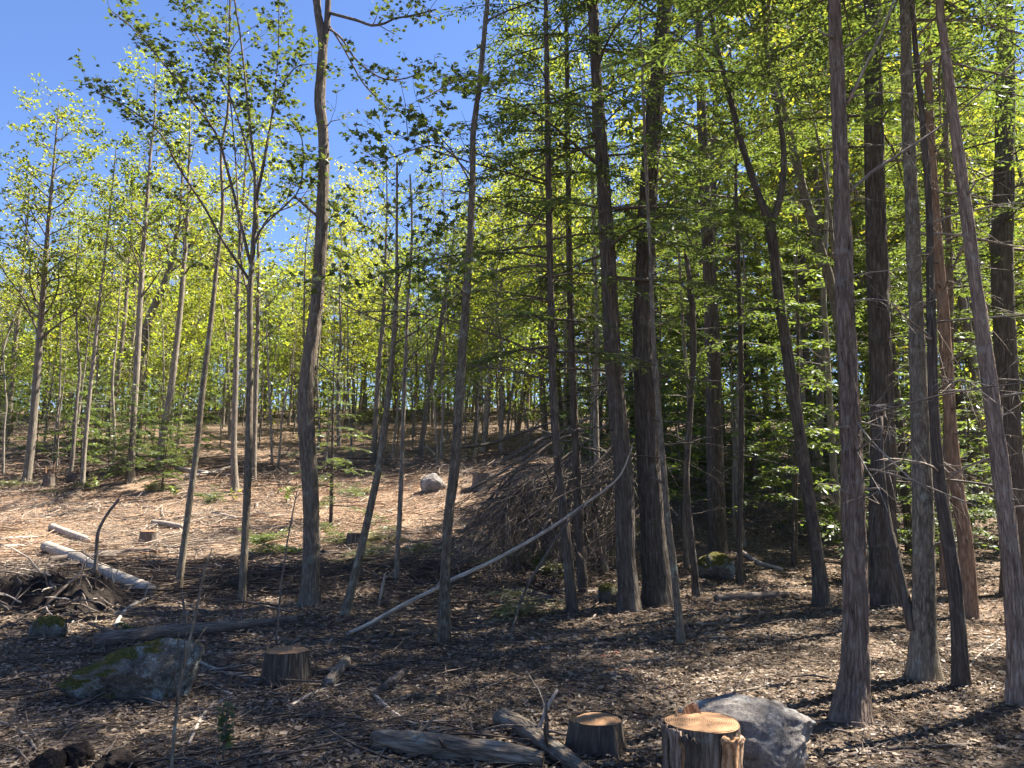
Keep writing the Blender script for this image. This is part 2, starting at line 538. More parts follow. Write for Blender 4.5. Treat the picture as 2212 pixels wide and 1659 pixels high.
def rock_mat(name, c0, c1, c2, lichen, moss=None, lth=.51):
    m, nt, out = mat_new(name)
    v = nt.nodes.new('ShaderNodeTexCoord').outputs['Object']
    n1 = noise(nt, v, 6, 8, .75); n2 = noise(nt, v, 55, 6, .75)
    f = math_n(nt, 'ADD', math_n(nt, 'MULTIPLY', n1, .5), math_n(nt, 'MULTIPLY', n2, .5))
    col = ramp(nt, [(.36, c0), (.5, c1), (.64, c2)], f)
    n3 = noise(nt, mapping(nt, v, (1, 1, 1), (4.3, 1.1, 2.2)), 3.4, 8, .78)
    lc = mixc(nt, ramp(nt, [(.4, (0, 0, 0)), (.6, (1, 1, 1))], n2), lichen, c1)
    col = mixc(nt, ramp(nt, [(lth, (0, 0, 0)), (lth + .05, (.95, .95, .95))], n3), col, lc)
    n5 = noise(nt, mapping(nt, v, (1, 1, 1), (1.3, 8.1, 5.2)), 4.5, 6, .7)
    col = mixc(nt, ramp(nt, [(.55, (0, 0, 0)), (.68, (.8, .8, .8))], n5), col, c0)
    if moss:
        ge = nt.nodes.new('ShaderNodeNewGeometry')
        sx = nt.nodes.new('ShaderNodeSeparateXYZ'); nt.links.new(ge.outputs['Normal'], sx.inputs[0])
        sp = nt.nodes.new('ShaderNodeSeparateXYZ'); nt.links.new(v, sp.inputs[0])
        n4 = noise(nt, mapping(nt, v, (1, 1, 1), (9.3, 3.1, 7.2)), 3.2, 6, .7)
        k = math_n(nt, 'ADD', math_n(nt, 'MULTIPLY', sx.outputs['Z'], .22), math_n(nt, 'MULTIPLY', n4, .8))
        k = math_n(nt, 'SUBTRACT', k, math_n(nt, 'MULTIPLY', sp.outputs['X'], .16))
        mc = ramp(nt, [(.35, (.03, .035, .012)), (.5, (.075, .08, .022)), (.66, (.20, .13, .045))], n2)
        col = mixc(nt, ramp(nt, [(.49, (0, 0, 0)), (.56, (1, 1, 1))], k), col, mc)
    finish(nt, out, col, .95, f, 1.0, .05, .08)
    return m
M['rock_left'] = rock_mat('rock_left', (.035, .031, .026), (.125, .115, .10), (.28, .265, .235), (.36, .41, .38), (.055, .065, .018))
M['rock_right'] = rock_mat('rock_right', (.07, .062, .056), (.21, .19, .175), (.38, .35, .32), (.44, .44, .42), None, .535)
M['soil'] = rock_mat('soil', (.012, .010, .010), (.035, .028, .024), (.07, .056, .046), (.05, .04, .033))

# ------------------------------------------------------------------ ground sheet
def clearing(x, y):
    """paler, warmer ground: dry needles and chips on the slope, a patch at right"""
    c = np.exp(-(((x + 11) / 17.0) ** 4) - (((y - 30) / 16) ** 4))
    c = c * (0.75 + 0.5 * fbm(x * .5, y * .5, None, 3, 77))
    r = np.exp(-(((x - 8.5) / 3.2) ** 4) - (((y - 10) / 4.5) ** 4)) * 0.6
    return np.clip(c + r, 0, 1)

def make_ground():
    n = 440
    u = np.linspace(-1, 1, n)
    xs = 260 * np.sinh(5.2 * u) / np.sinh(5.2)
    w = np.linspace(-0.62, 1, n)
    ys = 7 + 380 * np.sinh(5.4 * w) / np.sinh(5.4)
    X, Y = np.meshgrid(xs, ys)
    Z = height(X, Y)
    Z = Z + 0.012 * fbm(X * 6, Y * 6, None, 2, 41)
    co = np.stack([X, Y, Z], -1).reshape(-1, 3)
    i = np.arange(n - 1)[:, None] * n; j = np.arange(n - 1)[None]
    q = np.stack([i + j, i + j + 1, i + n + j + 1, i + n + j], -1).reshape(-1, 4)
    mb = MB()
    mb.add(co, q, None, clearing(X, Y).ravel())
    o = mb.build('ground', M['ground'])
    o['kind'] = 'structure'
make_ground()

# ------------------------------------------------------------------ tree building blocks
def clip_up(trunk, rads, H, base_z, top_r=0.015):
    """carry a traced trunk on upwards out of the picture to the height H"""
    trunk = [np.asarray(p, float) for p in trunk]; rads = list(rads)
    d = nrm(trunk[-1] - trunk[-2]); p = trunk[-1]; r = rads[-1]
    top = base_z + H
    while p[2] < top - 0.3:
        d = nrm(d * 0.75 + np.array([random.gauss(0, .03), random.gauss(0, .03), 0.5]))
        st = min(1.6, top - p[2])
        f = st / max(top - p[2], st)
        p = p + d * st
        r = r + (top_r - r) * f
        trunk.append(p); rads.append(max(r, top_r))
    return trunk, rads

def sprays(wood, leaf, start, d, L, r, level, spec):
    """a live limb: wood tubes into `wood`, leaves into `leaf`"""
    n = 5 if level else 6
    path = wander(start, d, L, n, spec.get('wob', .35), spec.get('trop', .12))
    rad = np.linspace(r, max(r * .25, .0025), n + 1)
    tube(wood, path, rad, 5 if r > .012 else 3, cap=False, seed=random.randint(0, 99))
    foliate(wood, leaf, path, rad, level, spec)

def foliate(wood, leaf, path, rad, level, spec, t0=.3):
    L = np.linalg.norm(np.diff(path, axis=0), axis=1).sum()
    t = nrm(np.gradient(path, axis=0))
    if level < spec['levels']:
        k = max(2, int(L / spec['gap'][level] + random.random()))
        for i in range(k):
            u = t0 + (1 - t0) * (i + random.random() * .8) / k
            f = u * (len(path) - 1); a = min(int(f), len(path) - 2)
            p = path[a] + (path[a + 1] - path[a]) * (f - a)
            tt = t[a]
            side = nrm(np.cross(tt, (0, 0, 1.0)) + np.array([0, 0, random.gauss(0, .35)]))
            sgn = 1 if (i % 2 == 0) else -1
            dd = nrm(tt * random.uniform(.45, .9) + side * sgn * random.uniform(.6, 1.0) + np.array([0, 0, spec.get('rise', .1)]))
            l2 = spec['len'][level] * random.uniform(.6, 1.25) * (1.15 - .55 * u)
            sprays(wood, leaf, p, dd, l2, max(rad[a] * .5, .003), level + 1, spec)
    if level >= spec['levels'] - 0:
        k = max(3, int(L * spec['dens']))
        u = np.random.default_rng(random.randint(0, 1 << 30))
        f = u.uniform(.12, 1.0, k) * (len(path) - 1)
        a = np.minimum(f.astype(int), len(path) - 2)
        p = path[a] + (path[a + 1] - path[a]) * (f - a)[:, None]
        off = u.normal(0, 1, (k, 3)) * np.array([1, 1, .45]) * spec['fuzz']
        off[:, 2] -= spec['fuzz'] * .3
        leaves(leaf, p + off, spec['leaf'], spec['shape'], (0, 0, 1), spec.get('tilt', .6), u.uniform(0, 1, k) ** 1.2)

def needle_fan(leaf, path, side_len, spacing=.10, nl=.085, nw=.011, tint0=0.0, t0=.15):
    """flat hemlock-like bough along `path`"""
    rg = np.random.default_rng(random.randint(0, 1 << 30))
    seg = np.linalg.norm(np.diff(path, axis=0), axis=1); L = seg.sum()
    ns = max(3, int(L * (1 - t0) / spacing))
    u = np.repeat(t0 + (1 - t0) * (np.arange(ns) + rg.uniform(0, .8, ns)) / ns, 2)
    sg = np.tile([1, -1], ns)
    f = np.clip(u, 0, .999) * (len(path) - 1); a = f.astype(int)
    p = path[a] + (path[a + 1] - path[a]) * (f - a)[:, None]
    t = nrm(np.gradient(path, axis=0))[a]
    side = nrm(np.cross(t, np.array([0, 0, 1.0]))) * sg[:, None]
    td = nrm(t * .65 + side * .8 + np.array([0, 0, -.18]) + rg.normal(0, .14, (len(u), 3)))
    tl = side_len * (1.05 - u * .8) * rg.uniform(.5, 1.2, len(u))
    K = max(2, int(side_len / .05))
    kk = np.arange(K)
    pos_s = (kk[None] + .3) / K
    P = p[:, None] + td[:, None] * (tl[:, None] * pos_s)[..., None]
    P[..., 2] -= .25 * (tl[:, None] * pos_s) ** 2
    pr = nrm(np.cross(td, np.array([0, 0, 1.0])))
    alt = np.where(kk % 2 == 0, 1, -1)
    D = nrm(td[:, None] * .75 + pr[:, None] * alt[None, :, None] * .65 + rg.normal(0, .18, (len(u), K, 3)))
    keep = (rg.random((len(u), K)) < np.clip(tl / side_len * 1.5, .3, 1)[:, None]).ravel()
    P = P.reshape(-1, 3)[keep]; D = D.reshape(-1, 3)[keep]
    k = len(P)
    W = nrm(np.cross(D, np.array([0, 0, 1.0]) + rg.normal(0, .45, (k, 3)))) * nw
    ln = nl * rg.uniform(.7, 1.3, k)[:, None]
    v = np.stack([P, P + D * ln * .45 + W, P + D * ln, P + D * ln * .45 - W], 1)
    q = np.arange(k * 4).reshape(-1, 4)
    leaf.add(v.reshape(-1, 3), q, None, np.repeat(np.clip(tint0 + rg.uniform(0, 1, k), 0, 1), 4))

def hemlock_crown(wood, leaf, trunk, rads, z0, z1, n, Lmax, dens=1.0, dead_to=None, nl=.10, nw=.015, spacing=.09):
    trunk = np.asarray(trunk); rads = np.asarray(rads)
    zs = trunk[:, 2]
    for i in range(n):
        u = (i + random.random()) / n
        z = z0 + (z1 - z0) * u
        c = np.array([np.interp(z, zs, trunk[:, 0]), np.interp(z, zs, trunk[:, 1]), z])
        r = np.interp(z, zs, rads)
        az = i * 2.4 + random.uniform(-.5, .5)
        L = Lmax * (1 - u) ** .7 * random.uniform(.55, 1.15) + .25
        d = np.array([math.cos(az), math.sin(az), random.uniform(.05, .3) + .35 * u])
        path = wander(c + d * r * .5, d, L, 6, .14, -.26)
        rr = min(max(.35 * r, .006), .006 + .007 * L)
        tube(wood, path, np.linspace(rr, .002, 7), 4, cap=False, seed=i)
        needle_fan(leaf, path, .16 + .20 * L * .6, spacing / dens, nl, nw)
        for s in range(int(L * 1.6)):
            a = random.randint(1, 4)
            t = nrm(path[a + 1] - path[a])
            sd = nrm(np.cross(t, (0, 0, 1))) * random.choice((1, -1))
            p2 = wander(path[a], t * .7 + sd * .8, L * random.uniform(.25, .45), 4, .14, -.2)
            tube(wood, p2, np.linspace(rr * .45, .0015, 5), 3, cap=False, seed=i + s)
            needle_fan(leaf, p2, .13 + .05 * L, spacing / dens, nl, nw, t0=.05)

def dead_limb(mb, start, d, L, r, droop=-.16, twigs=5, wob=.2):
    path = wander(start, d, L, 8, wob, droop)
    tube(mb, path, np.linspace(r, r * .25, 9), 5, cap=True, seed=random.randint(0, 99))
    for k in range(twigs):
        a = random.randint(2, 7)
        t = nrm(path[a + 1] - path[a])
        dd = t * .7 + np.array([random.gauss(0, .6), random.gauss(0, .6), random.gauss(-.05, .35)])
        p2 = wander(path[a], dd, L * random.uniform(.15, .4), 4, .25, -.1)
        tube(mb, p2, np.linspace(r * .42, r * .12, 5), 3, cap=False, seed=k)
        for q in range(random.randint(0, 2)):
            b = random.randint(1, 3)
            p3 = wander(p2[b], nrm(p2[b + 1] - p2[b]) + np.array([random.gauss(0, .6), random.gauss(0, .6), random.gauss(0, .4)]), L * .12, 3, .2, -.1)
            tube(mb, p3, np.linspace(r * .22, r * .08, 4), 3, cap=False, seed=k)

TRUNKS = {}
def traced(name, label, pts, bark_m, H, Y=None, lean=0.0, rough=.10, ridge=0.0, group=None, sides=22, flare=.35, cat='tree', step=.09, follow=None):
    """trunk through measured picture points (x, y, width); returns the Empty and the smooth trunk"""
    x, y, w = pts[0]
    if Y is None:
        b = hit(x, y); Y = b[1]
    else:
        b = at(x, y, Y)
    g = float(height(b[0], b[1]))
    trunk, rads = [], []
    for (px, py, pw) in pts:
        p = at(px, py, Y)
        yy = Y + lean * max(p[2] - g, 0)
        p = at(px, py, yy)
        trunk.append(p); rads.append(pxr(pw, yy))
    base = np.array([trunk[0][0], trunk[0][1], g])
    if trunk[0][2] > g + .02 or True:
        d = nrm(trunk[1] - trunk[0])
        lo = np.array([*(trunk[0] - d * .02)[:2], min(g, trunk[0][2]) - .15])
        trunk[0] = np.array([trunk[0][0], trunk[0][1], min(trunk[0][2], g + .02)])
        trunk = [lo] + trunk; rads = [rads[0] * 1.05] + rads
    if H:
        trunk, rads = clip_up(trunk, rads, H, g)
    P, Rr = smooth_path(trunk, rads, step)
    o = thing(name, label, cat, base, group)
    mb = MB()
    sd = random.randint(1, 90)
    tube(mb, P, Rr, sides, rough * 1.3, 9.0, flare * 1.5, .5, seed=sd, ridge=ridge * 1.3)
    TRUNKS[o.name] = mb.build('trunk', M[bark_m], o)
    return o, P, Rr, Y

def limb_pts(pts, Y, dY=0.0):
    n = len(pts)
    return np.array([at(x, y, Y + dY * i / max(1, n - 1)) for i, (x, y) in enumerate(pts)])

def trunk_at(P, Rr, z):
    return np.array([np.interp(z, P[:, 2], P[:, 0]), np.interp(z, P[:, 2], P[:, 1]), z]), float(np.interp(z, P[:, 2], Rr))

SPEC_NEAR = dict(levels=2, gap=(.34, .22), len=(.8, .32), dens=44, fuzz=.06, leaf=.095, shape='maple', tilt=.42, rise=.1, trop=.1, wob=.3)
SPEC_MID = dict(levels=2, gap=(.45, .3), len=(1.0, .45), dens=16, fuzz=.10, leaf=.12, shape='star', tilt=.6, rise=.1, trop=.1, wob=.35)

def leafy_limbs(o, limbs, Y, spec, leafm='leaf_near', wood_m='twig', extra=None):
    """limbs: list of (points, w0, w1, depth change, first leaf fraction)"""
    lf = MB()
    for pts, w0, w1, dY, t0 in limbs:
        p = limb_pts(pts, Y, dY)
        P, Rr = smooth_path(p, np.linspace(pxr(w0, Y), pxr(w1, Y), len(p)), .15)
        wd = MB()
        tube(wd, P, Rr, 7, .08, seed=random.randint(0, 99))
        foliate(wd, lf, P, Rr, 0, spec, t0)
        wd.build('branch', M[wood_m], o)
    if extra:
        wd = MB()
        extra(wd, lf)
        wd.build('upper_branches', M[wood_m], o)
    if lf.n:
        lf.build('crown', M[leafm], o, smooth=False)

def auto_crown(P, Rr, z0, z1, n, L, spec):
    def f(wd, lf):
        for i in range(n):
            u = (i + random.random()) / n
            c, r = trunk_at(P, Rr, z0 + (z1 - z0) * u)
            az = i * 2.4 + random.uniform(-.6, .6)
            d = np.array([math.cos(az), math.sin(az), random.uniform(.4, 1.0)])
            sprays(wd, lf, c, d, L * (1.1 - .6 * u) * random.uniform(.7, 1.2), max(r * .4, .008), 0, spec)
    return f

# ------------------------------------------------------------------ the broadleaf trees of the left and middle foreground
def build_near_broadleaf():
    # tall maple with two leaders
    o, P, Rr, Y = traced('maple_tree', 'tall maple with furrowed grey-brown trunk, thickest tree left of the leaning pole',
                         [(670, 1305, 40), (672, 1100, 35), (661, 900, 38), (668, 780, 33), (686, 640, 31), (697, 440, 27), (699, 300, 25), (691, 215, 25), (697, 100, 22), (684, 0, 19)],
                         'bark_maple', 15.5, ridge=.010, sides=30, step=.07)
    limbs = [([(698, 110), (706, 60), (709, 0), (712, -70)], 17, 12, 0, .95),
             ([(712, 28), (742, 36), (775, 45), (803, 55), (832, 50), (852, 40), (892, 33), (942, 20)], 8, 3, -.6, .45),
             ([(707, 60), (737, 82), (770, 130), (820, 167), (862, 172), (902, 160)], 6, 2, -.8, .35),
             ([(708, 50), (740, 100), (780, 173), (807, 205), (838, 238)], 5, 2, -.3, .55),
             ([(712, -40), (760, -30), (830, -20), (900, 5)], 7, 2, -.5, .3),
             ([(690, 470), (672, 455), (655, 440), (640, 428)], 9, 5, .3, .99),
             ([(703, 480), (716, 470), (735, 455)], 4, 2, 0, .4),
             ([(701, 280), (715, 262), (735, 258)], 3, 1.5, 0, .3)]
    sp = dict(SPEC_NEAR, leaf=.080, dens=44, len=(.6, .26), gap=(.28, .2))
    leafy_limbs(o, limbs, Y, sp, extra=auto_crown(P, Rr, 10.2, 15.3, 13, 2.6, dict(SPEC_NEAR, shape='star', leaf=.11)))
    tag(o, o['label'], 'tree')

    # small many-stemmed maple in front of the sky
    o, P, Rr, Y = traced('maple_tree', 'slim young maple whose many fine branches fan out against the blue sky',
                         [(522, 1305, 15), (530, 1150, 15), (536, 1000, 17), (540, 800, 14), (540, 640, 13), (545, 560, 11), (551, 460, 9), (550, 377, 7), (541, 283, 6), (522, 100, 4.5), (507, 0, 4)],
                         'bark_grey', 10.3, rough=.08, sides=18)
    limbs = [([(539, 605), (508, 560), (477, 513), (443, 450), (387, 363), (350, 293), (310, 257), (267, 227), (207, 200)], 7, 2, -1.0, .42),
             ([(541, 570), (500, 400), (467, 290), (423, 230), (377, 167), (333, 113), (293, 67), (233, 17)], 7, 2, -.6, .42),
             ([(550, 377), (500, 217), (443, 110), (410, 43), (395, 0)], 4.5, 1.5, .3, .3),
             ([(552, 450), (575, 330), (587, 250), (600, 133), (603, 0)], 5, 2, .5, .35),
             ([(545, 560), (560, 500), (620, 440), (650, 400), (652, 300), (620, 250)], 5, 2, -.2, .35),
             ([(553, 430), (593, 233), (633, 150), (683, 137)], 4, 1.5, -.5, .35),
             ([(538, 640), (520, 560), (510, 360), (494, 170), (488, 20)], 5, 2, .5, .4),
             ([(545, 540), (580, 470), (640, 440), (668, 405)], 4, 1.5, .6, .2),
             ([(541, 620), (500, 600), (470, 560), (430, 470)], 3.5, 1.5, .4, .3)]
    leafy_limbs(o, limbs, Y, dict(SPEC_NEAR, leaf=.088, dens=56, len=(.75, .32), gap=(.28, .2), fuzz=.075))

    # dark thin pole tree left of it
    o, P, Rr, Y = traced('young_tree', 'dark thin pole-like tree just left of the fan-branched young maple',
                         [(385, 1275, 15), (405, 1120, 13), (427, 950, 12.5), (440, 820, 12), (455, 700, 11), (470, 560, 9), (481, 450, 8), (478, 330, 6), (491, 250, 6), (494, 180, 5), (497, 0, 4.5)],
                         'bark_grey', 11.0, rough=.08, sides=16)
    leafy_limbs(o, [([(483, 410), (505, 395), (527, 375)], 4, 2, 0, .3), ([(492, 260), (470, 240), (455, 200)], 3, 1, 0, .2), ([(494, 120), (520, 80), (560, 50)], 3, 1, 0, .2)],
                Y, dict(SPEC_NEAR, dens=16), extra=auto_crown(P, Rr, 9.2, 10.8, 5, 1.2, SPEC_NEAR))

    o, P, Rr, Y = traced('leaning_tree', 'dark slim tree leaning right, between the tall maple and the lichen-barked trunk',
                         [(745, 1330, 19), (765, 1250, 18), (795, 1120, 17), (822, 990, 16), (838, 860, 14), (850, 740, 12), (857, 620, 9), (857, 520, 6)],
                         'bark_grey', 6.3, sides=16)
    leafy_limbs(o, [([(855, 640), (830, 600), (800, 560)], 4, 2, .3, .2), ([(858, 600), (890, 560), (925, 540)], 4, 2, .3, .2)],
                Y, SPEC_MID, extra=auto_crown(P, Rr, 3.6, 6.2, 11, 1.3, SPEC_MID))

    o, P, Rr, Y = traced('young_tree', 'very thin straight sapling trunk right of the leaning slim tree',
                         [(855, 1262, 10), (863, 1120, 10), (868, 1000, 9.5), (874, 820, 9), (882, 640, 7), (890, 500, 5)], 'bark_far', 7.0, sides=12)
    leafy_limbs(o, [], Y, SPEC_MID, extra=auto_crown(P, Rr, 3.6, 6.9, 12, 1.4, SPEC_MID))

    o, P, Rr, Y = traced('maple_tree', 'slender wavy trunk with patchy lichen bark above the foot of the pale pole',
                         [(958, 1395, 24), (962, 1250, 22), (968, 1130, 22), (985, 980, 23), (996, 800, 22), (1004, 690, 20), (1014, 540, 18), (1021, 380, 16), (1022, 290, 15), (1037, 170, 14), (1049, 40, 12), (1053, 0, 11)],
                         'bark_grey', 11.5, rough=.14, ridge=.006, sides=24, step=.06)
    limbs = [([(1033, 190), (1005, 172), (975, 178), (945, 198), (914, 214)], 4, 1.5, -1.6, .25),
             ([(1034, 200), (1060, 190), (1085, 195)], 3, 1.2, -1.2, .2),
             ([(1019, 400), (985, 340), (945, 290), (897, 258)], 4, 1.5, -.8, .3),
             ([(1018, 380), (960, 320), (910, 318), (862, 335), (800, 352)], 4, 1.5, -.4, .3),
             ([(1052, 45), (1090, 26), (1137, 8), (1200, -20)], 6, 2.5, .6, .5),
             ([(1012, 640), (990, 620), (965, 600)], 4, 1.5, -1.6, .1)]
    leafy_limbs(o, limbs, Y, dict(SPEC_NEAR, leaf=.085, dens=48, gap=(.3, .2), len=(.6, .28)), extra=auto_crown(P, Rr, 9.6, 11.4, 6, 1.6, SPEC_NEAR))

build_near_broadleaf()

# ------------------------------------------------------------------ the conifers of the middle and right foreground
A_PI = math.pi
def conifer(name, label, pts, bark_m, H, crown=None, dead=(), Y=None, lean=0.0, ridge=.006, sides=24, traced_dead=(), wood='twig', flare=.3):
    o, P, Rr, Y = traced(name, label, pts, bark_m, H, Y=Y, lean=lean, ridge=ridge, sides=sides, flare=flare)
    g = o.location.z
    if crown:
        z0, n, L, dens = crown
        wd, lf = MB(), MB()
        hemlock_crown(wd, lf, P, Rr, g + z0, g + H - .2, n, L, dens)
        wd.build('branches', M['twig'], o); lf.build('crown', M['needles'], o, smooth=False)
    for (n, za, zb, La, Lb, azc, azs) in dead:
        for i in range(n):
            z = g + za + (zb - za) * (i + random.random()) / n
            c, r = trunk_at(P, Rr, z)
            az = azc + random.uniform(-azs, azs)
            d = np.array([math.cos(az), math.sin(az), random.uniform(-.15, .35)])
            mb = MB()
            L = random.uniform(La, Lb)
            dead_limb(mb, c + nrm(d) * r * .8, d, L, .004 + .0055 * L, random.uniform(-.3, .02), int(3 + L * 3))
            mb.build('dead_branch', M[wood], o)
    for k in range(8 if Rr[2] > .07 else 4):
        z = g + random.uniform(.8, 7.0)
        c, r = trunk_at(P, Rr, z); az = random.uniform(-A_PI, 0) + .3
        d = np.array([math.cos(az), math.sin(az), random.uniform(-.1, .5)])
        mb = MB(); L = random.uniform(.04, .18)
        tube(mb, wander(c + nrm(d) * r * .75, d, L + r * .3, 3, .15, 0), np.array([.014, .011, .008, .006]) * random.uniform(.7, 1.4), 6)
        mb.build('branch_stub', M[wood], TRUNKS[o.name], tuple(o.location))
    for pts2, w0, w1, dY, *alt in traced_dead:
        p = limb_pts(pts2, Y, dY)
        Pp, Rp = smooth_path(p, np.linspace(pxr(w0, Y), pxr(w1, Y), len(p)), .12)
        mb = MB(); tube(mb, Pp, Rp, 7, .1, seed=3)
        for k in range(5):
            a = random.randint(len(Pp) // 3, len(Pp) - 2)
            t = nrm(Pp[a + 1] - Pp[a])
            p2 = wander(Pp[a], t * .7 + np.array([random.gauss(0, .5), random.gauss(0, .5), random.gauss(0, .4)]), random.uniform(.15, .5), 4, .2, -.1)
            tube(mb, p2, np.linspace(Rp[a] * .5, Rp[a] * .15, 5), 3, cap=False)
        mb.build(alt[0] if alt else 'dead_branch', M[alt[1] if alt else wood], o)
    return o, P, Rr, Y

def build_conifers():
    A = math.pi
    conifer('hemlock_tree', 'slim straight hemlock, first conifer right of the lichen-barked trunk, spreading bare limbs leftward',
            [(1237, 1320, 25), (1226, 1200, 22), (1212, 1060, 20), (1197, 900, 19), (1191, 700, 17), (1186, 450, 15), (1182, 200, 13), (1179, 0, 11)],
            'bark_dark', 15.5, (3.4, 57, 2.60, .9), [(16, 1.8, 6.5, 1.0, 2.6, A, 1.5)])
    conifer('hemlock_tree', 'slim dark hemlock trunk standing close right of its near twin',
            [(1262, 1312, 22), (1252, 1160, 20), (1246, 1000, 19), (1239, 860, 18), (1231, 600, 15), (1226, 300, 12), (1224, 80, 10)],
            'bark_dark', 14.0, (4.2, 43, 2.28, .9), [(12, 1.6, 6.0, .8, 2.0, A * .5, 3.0)], Y=12.2)
    conifer('hemlock_tree', 'stout dark hemlock leaning left, where the top of the pale pole rests',
            [(1360, 1317, 48), (1352, 1180, 43), (1346, 1030, 42), (1333, 880, 40), (1323, 750, 38), (1311, 520, 34), (1299, 330, 31), (1289, 180, 27), (1280, 0, 25)],
            'bark_dark', 17.0, (4.6, 59, 2.80, .9), [(14, 1.6, 7, .8, 2.2, A * .8, 2.6)], ridge=.012, sides=34)
    conifer('pine_tree', 'thickest furrowed trunk in the middle, leaning right towards the top of the picture',
            [(1424, 1305, 64), (1413, 1180, 57), (1404, 1050, 54), (1394, 860, 50), (1388, 740, 46), (1392, 600, 42), (1400, 420, 41), (1414, 240, 38), (1437, 0, 35)],
            'bark_dark', 18.0, (7.8, 45, 2.70, .8), [(10, 2, 7, .6, 1.6, A * .7, 2.8)], ridge=.018, sides=40)
    conifer('young_tree', 'thin pole trunk in front of the thickest middle trunk',
            [(1471, 1392, 17), (1456, 1230, 15), (1440, 1090, 14), (1424, 900, 12), (1412, 740, 11), (1405, 560, 9)], 'bark_grey', 7.5, (5.2, 12, 1.00, .8), [(4, 2, 5, .4, .9, 0, 3)], sides=14)
    conifer('young_tree', 'short thin trunk with a broken splintered top, right of the thickest middle trunk',
            [(1505, 1290, 16), (1494, 1170, 15), (1482, 1040, 15), (1490, 900, 14), (1498, 760, 14), (1494, 640, 13), (1482, 555, 9), (1477, 538, 3)], 'bark_dark', 0, None, [(9, 1, 5.5, .5, 1.3, 0, 3)], sides=14)
    conifer('young_tree', 'thin straight dark trunk halfway between the splintered trunk and the forked tree',
            [(1598, 1262, 13), (1599, 1100, 12), (1602, 950, 12), (1600, 760, 11), (1596, 600, 10), (1590, 420, 8)], 'bark_dark', 11, (4.0, 34, 1.80, .9), [(8, 1, 5, .5, 1.4, 0, 3)], sides=14)
    # forked tree
    o, P, Rr, Y = traced('forked_tree', 'tall dark tree forking into two arms left of the big reddish trunk',
                         [(1777, 1308, 34), (1765, 1200, 28), (1748, 1080, 27), (1722, 900, 26), (1700, 760, 25), (1680, 620, 24), (1664, 490, 24), (1640, 425, 17), (1608, 330, 15), (1582, 230, 14), (1556, 130, 12), (1540, 60, 10)],
                         'bark_dark', 17.0, ridge=.008, sides=24)
    leafy_limbs(o, [([(1664, 495), (1684, 430), (1693, 370), (1690, 290), (1668, 190), (1655, 90), (1650, -40)], 17, 9, .3, .6),
                    ([(1556, 130), (1520, 105), (1480, 92)], 6, 2, 0, .3),
                    ([(1590, 260), (1560, 270), (1535, 255)], 5, 2, 0, .2)], Y, SPEC_MID, 'leaf_far', 'bark_dark',
                extra=auto_crown(P, Rr, 8.5, 16.5, 16, 2.6, SPEC_MID))
    conifer('leaning_tree', 'grey trunk slanting up leftward from behind the big reddish trunk',
            [(1832, 1290, 26), (1828, 1050, 25), (1822, 800, 24), (1808, 680, 23), (1788, 590, 22), (1760, 500, 21), (1732, 400, 20), (1706, 290, 19), (1685, 210, 18), (1668, 90, 17), (1655, 0, 16)],
            'bark_grey', 17, (8.5, 40, 2.70, .8), [(6, 4, 8, .6, 1.6, A, 2)], Y=14.0, sides=20)
    # big reddish near trunk
    conifer('spruce_tree', 'big near trunk with scaly reddish bark beside the grey boulder',
            [(1842, 1556, 68), (1847, 1450, 56), (1849, 1330, 53), (1846, 1150, 49), (1839, 950, 44), (1830, 750, 41), (1823, 560, 39), (1818, 400, 37), (1812, 230, 36), (1805, 80, 33), (1801, 0, 32)],
            'bark_red', 15.5, (5.9, 59, 2.50, .8), [(5, 1.6, 4.4, .5, 1.2, -.2, 1.2), (2, 2.0, 4.0, .3, .7, A, .8)], ridge=.014, sides=48,
            traced_dead=[([(1830, 223), (1850, 185), (1874, 133), (1905, 70), (1931, 0)], 8, 4, -.2),
                         ([(1826, 103), (1870, 70), (1924, 23)], 6, 3, .4), ([(1830, 213), (1868, 203), (1920, 200), (1974, 203)], 5, 2, .5),
                         ([(1836, 413), (1880, 375), (1958, 323), (2041, 267), (2130, 190), (2208, 117)], 8, 3, .4),
                         ([(1841, 873), (1885, 876), (1934, 878)], 4, 2, -.3), ([(1837, 893), (1880, 950), (1930, 1000), (1968, 1036)], 4, 2, -.6),
                         ([(1838, 905), (1890, 918), (1940, 926)], 4, 2, .5), ([(1838, 953), (1870, 1010), (1900, 1060), (1918, 1106)], 3.5, 1.5, -.5),
                         ([(1850, 1010), (1920, 1022), (1975, 1040), (2040, 1066), (2108, 1093)], 4.5, 2, -.4)], wood='dead_grey', flare=.45)
    conifer('pine_tree', 'massive dark furrowed trunk standing behind the big reddish trunk',
            [(1908, 1306, 62), (1907, 1150, 55), (1906, 900, 50), (1899, 700, 48), (1893, 500, 45), (1888, 300, 43), (1884, 0, 38)],
            'bark_dark', 18, (6.5, 57, 3.02, .8), [(8, 2, 8, .8, 2.0, -.6, 2)], ridge=.016, sides=36)
    conifer('hemlock_tree', 'smooth grey straight trunk rising from a thick double base right of the big reddish one',
            [(1992, 1468, 60), (1993, 1380, 49), (1996, 1250, 45), (1994, 1080, 42), (1986, 880, 37), (1977, 620, 31), (1968, 400, 29), (1960, 220, 27), (1955, 0, 25)],
            'bark_grey', 17, (6.4, 53, 2.70, .8), [(14, 1.5, 7.5, .7, 2.0, -.5, 1.8)], ridge=.006, sides=30, wood='dead_grey',
            traced_dead=[([(1970, 1362), (1956, 1290), (1941, 1222), (1928, 1165), (1918, 1120), (1906, 1020), (1902, 900)], 21, 11, .5, 'second_stem', 'bark_dark')])
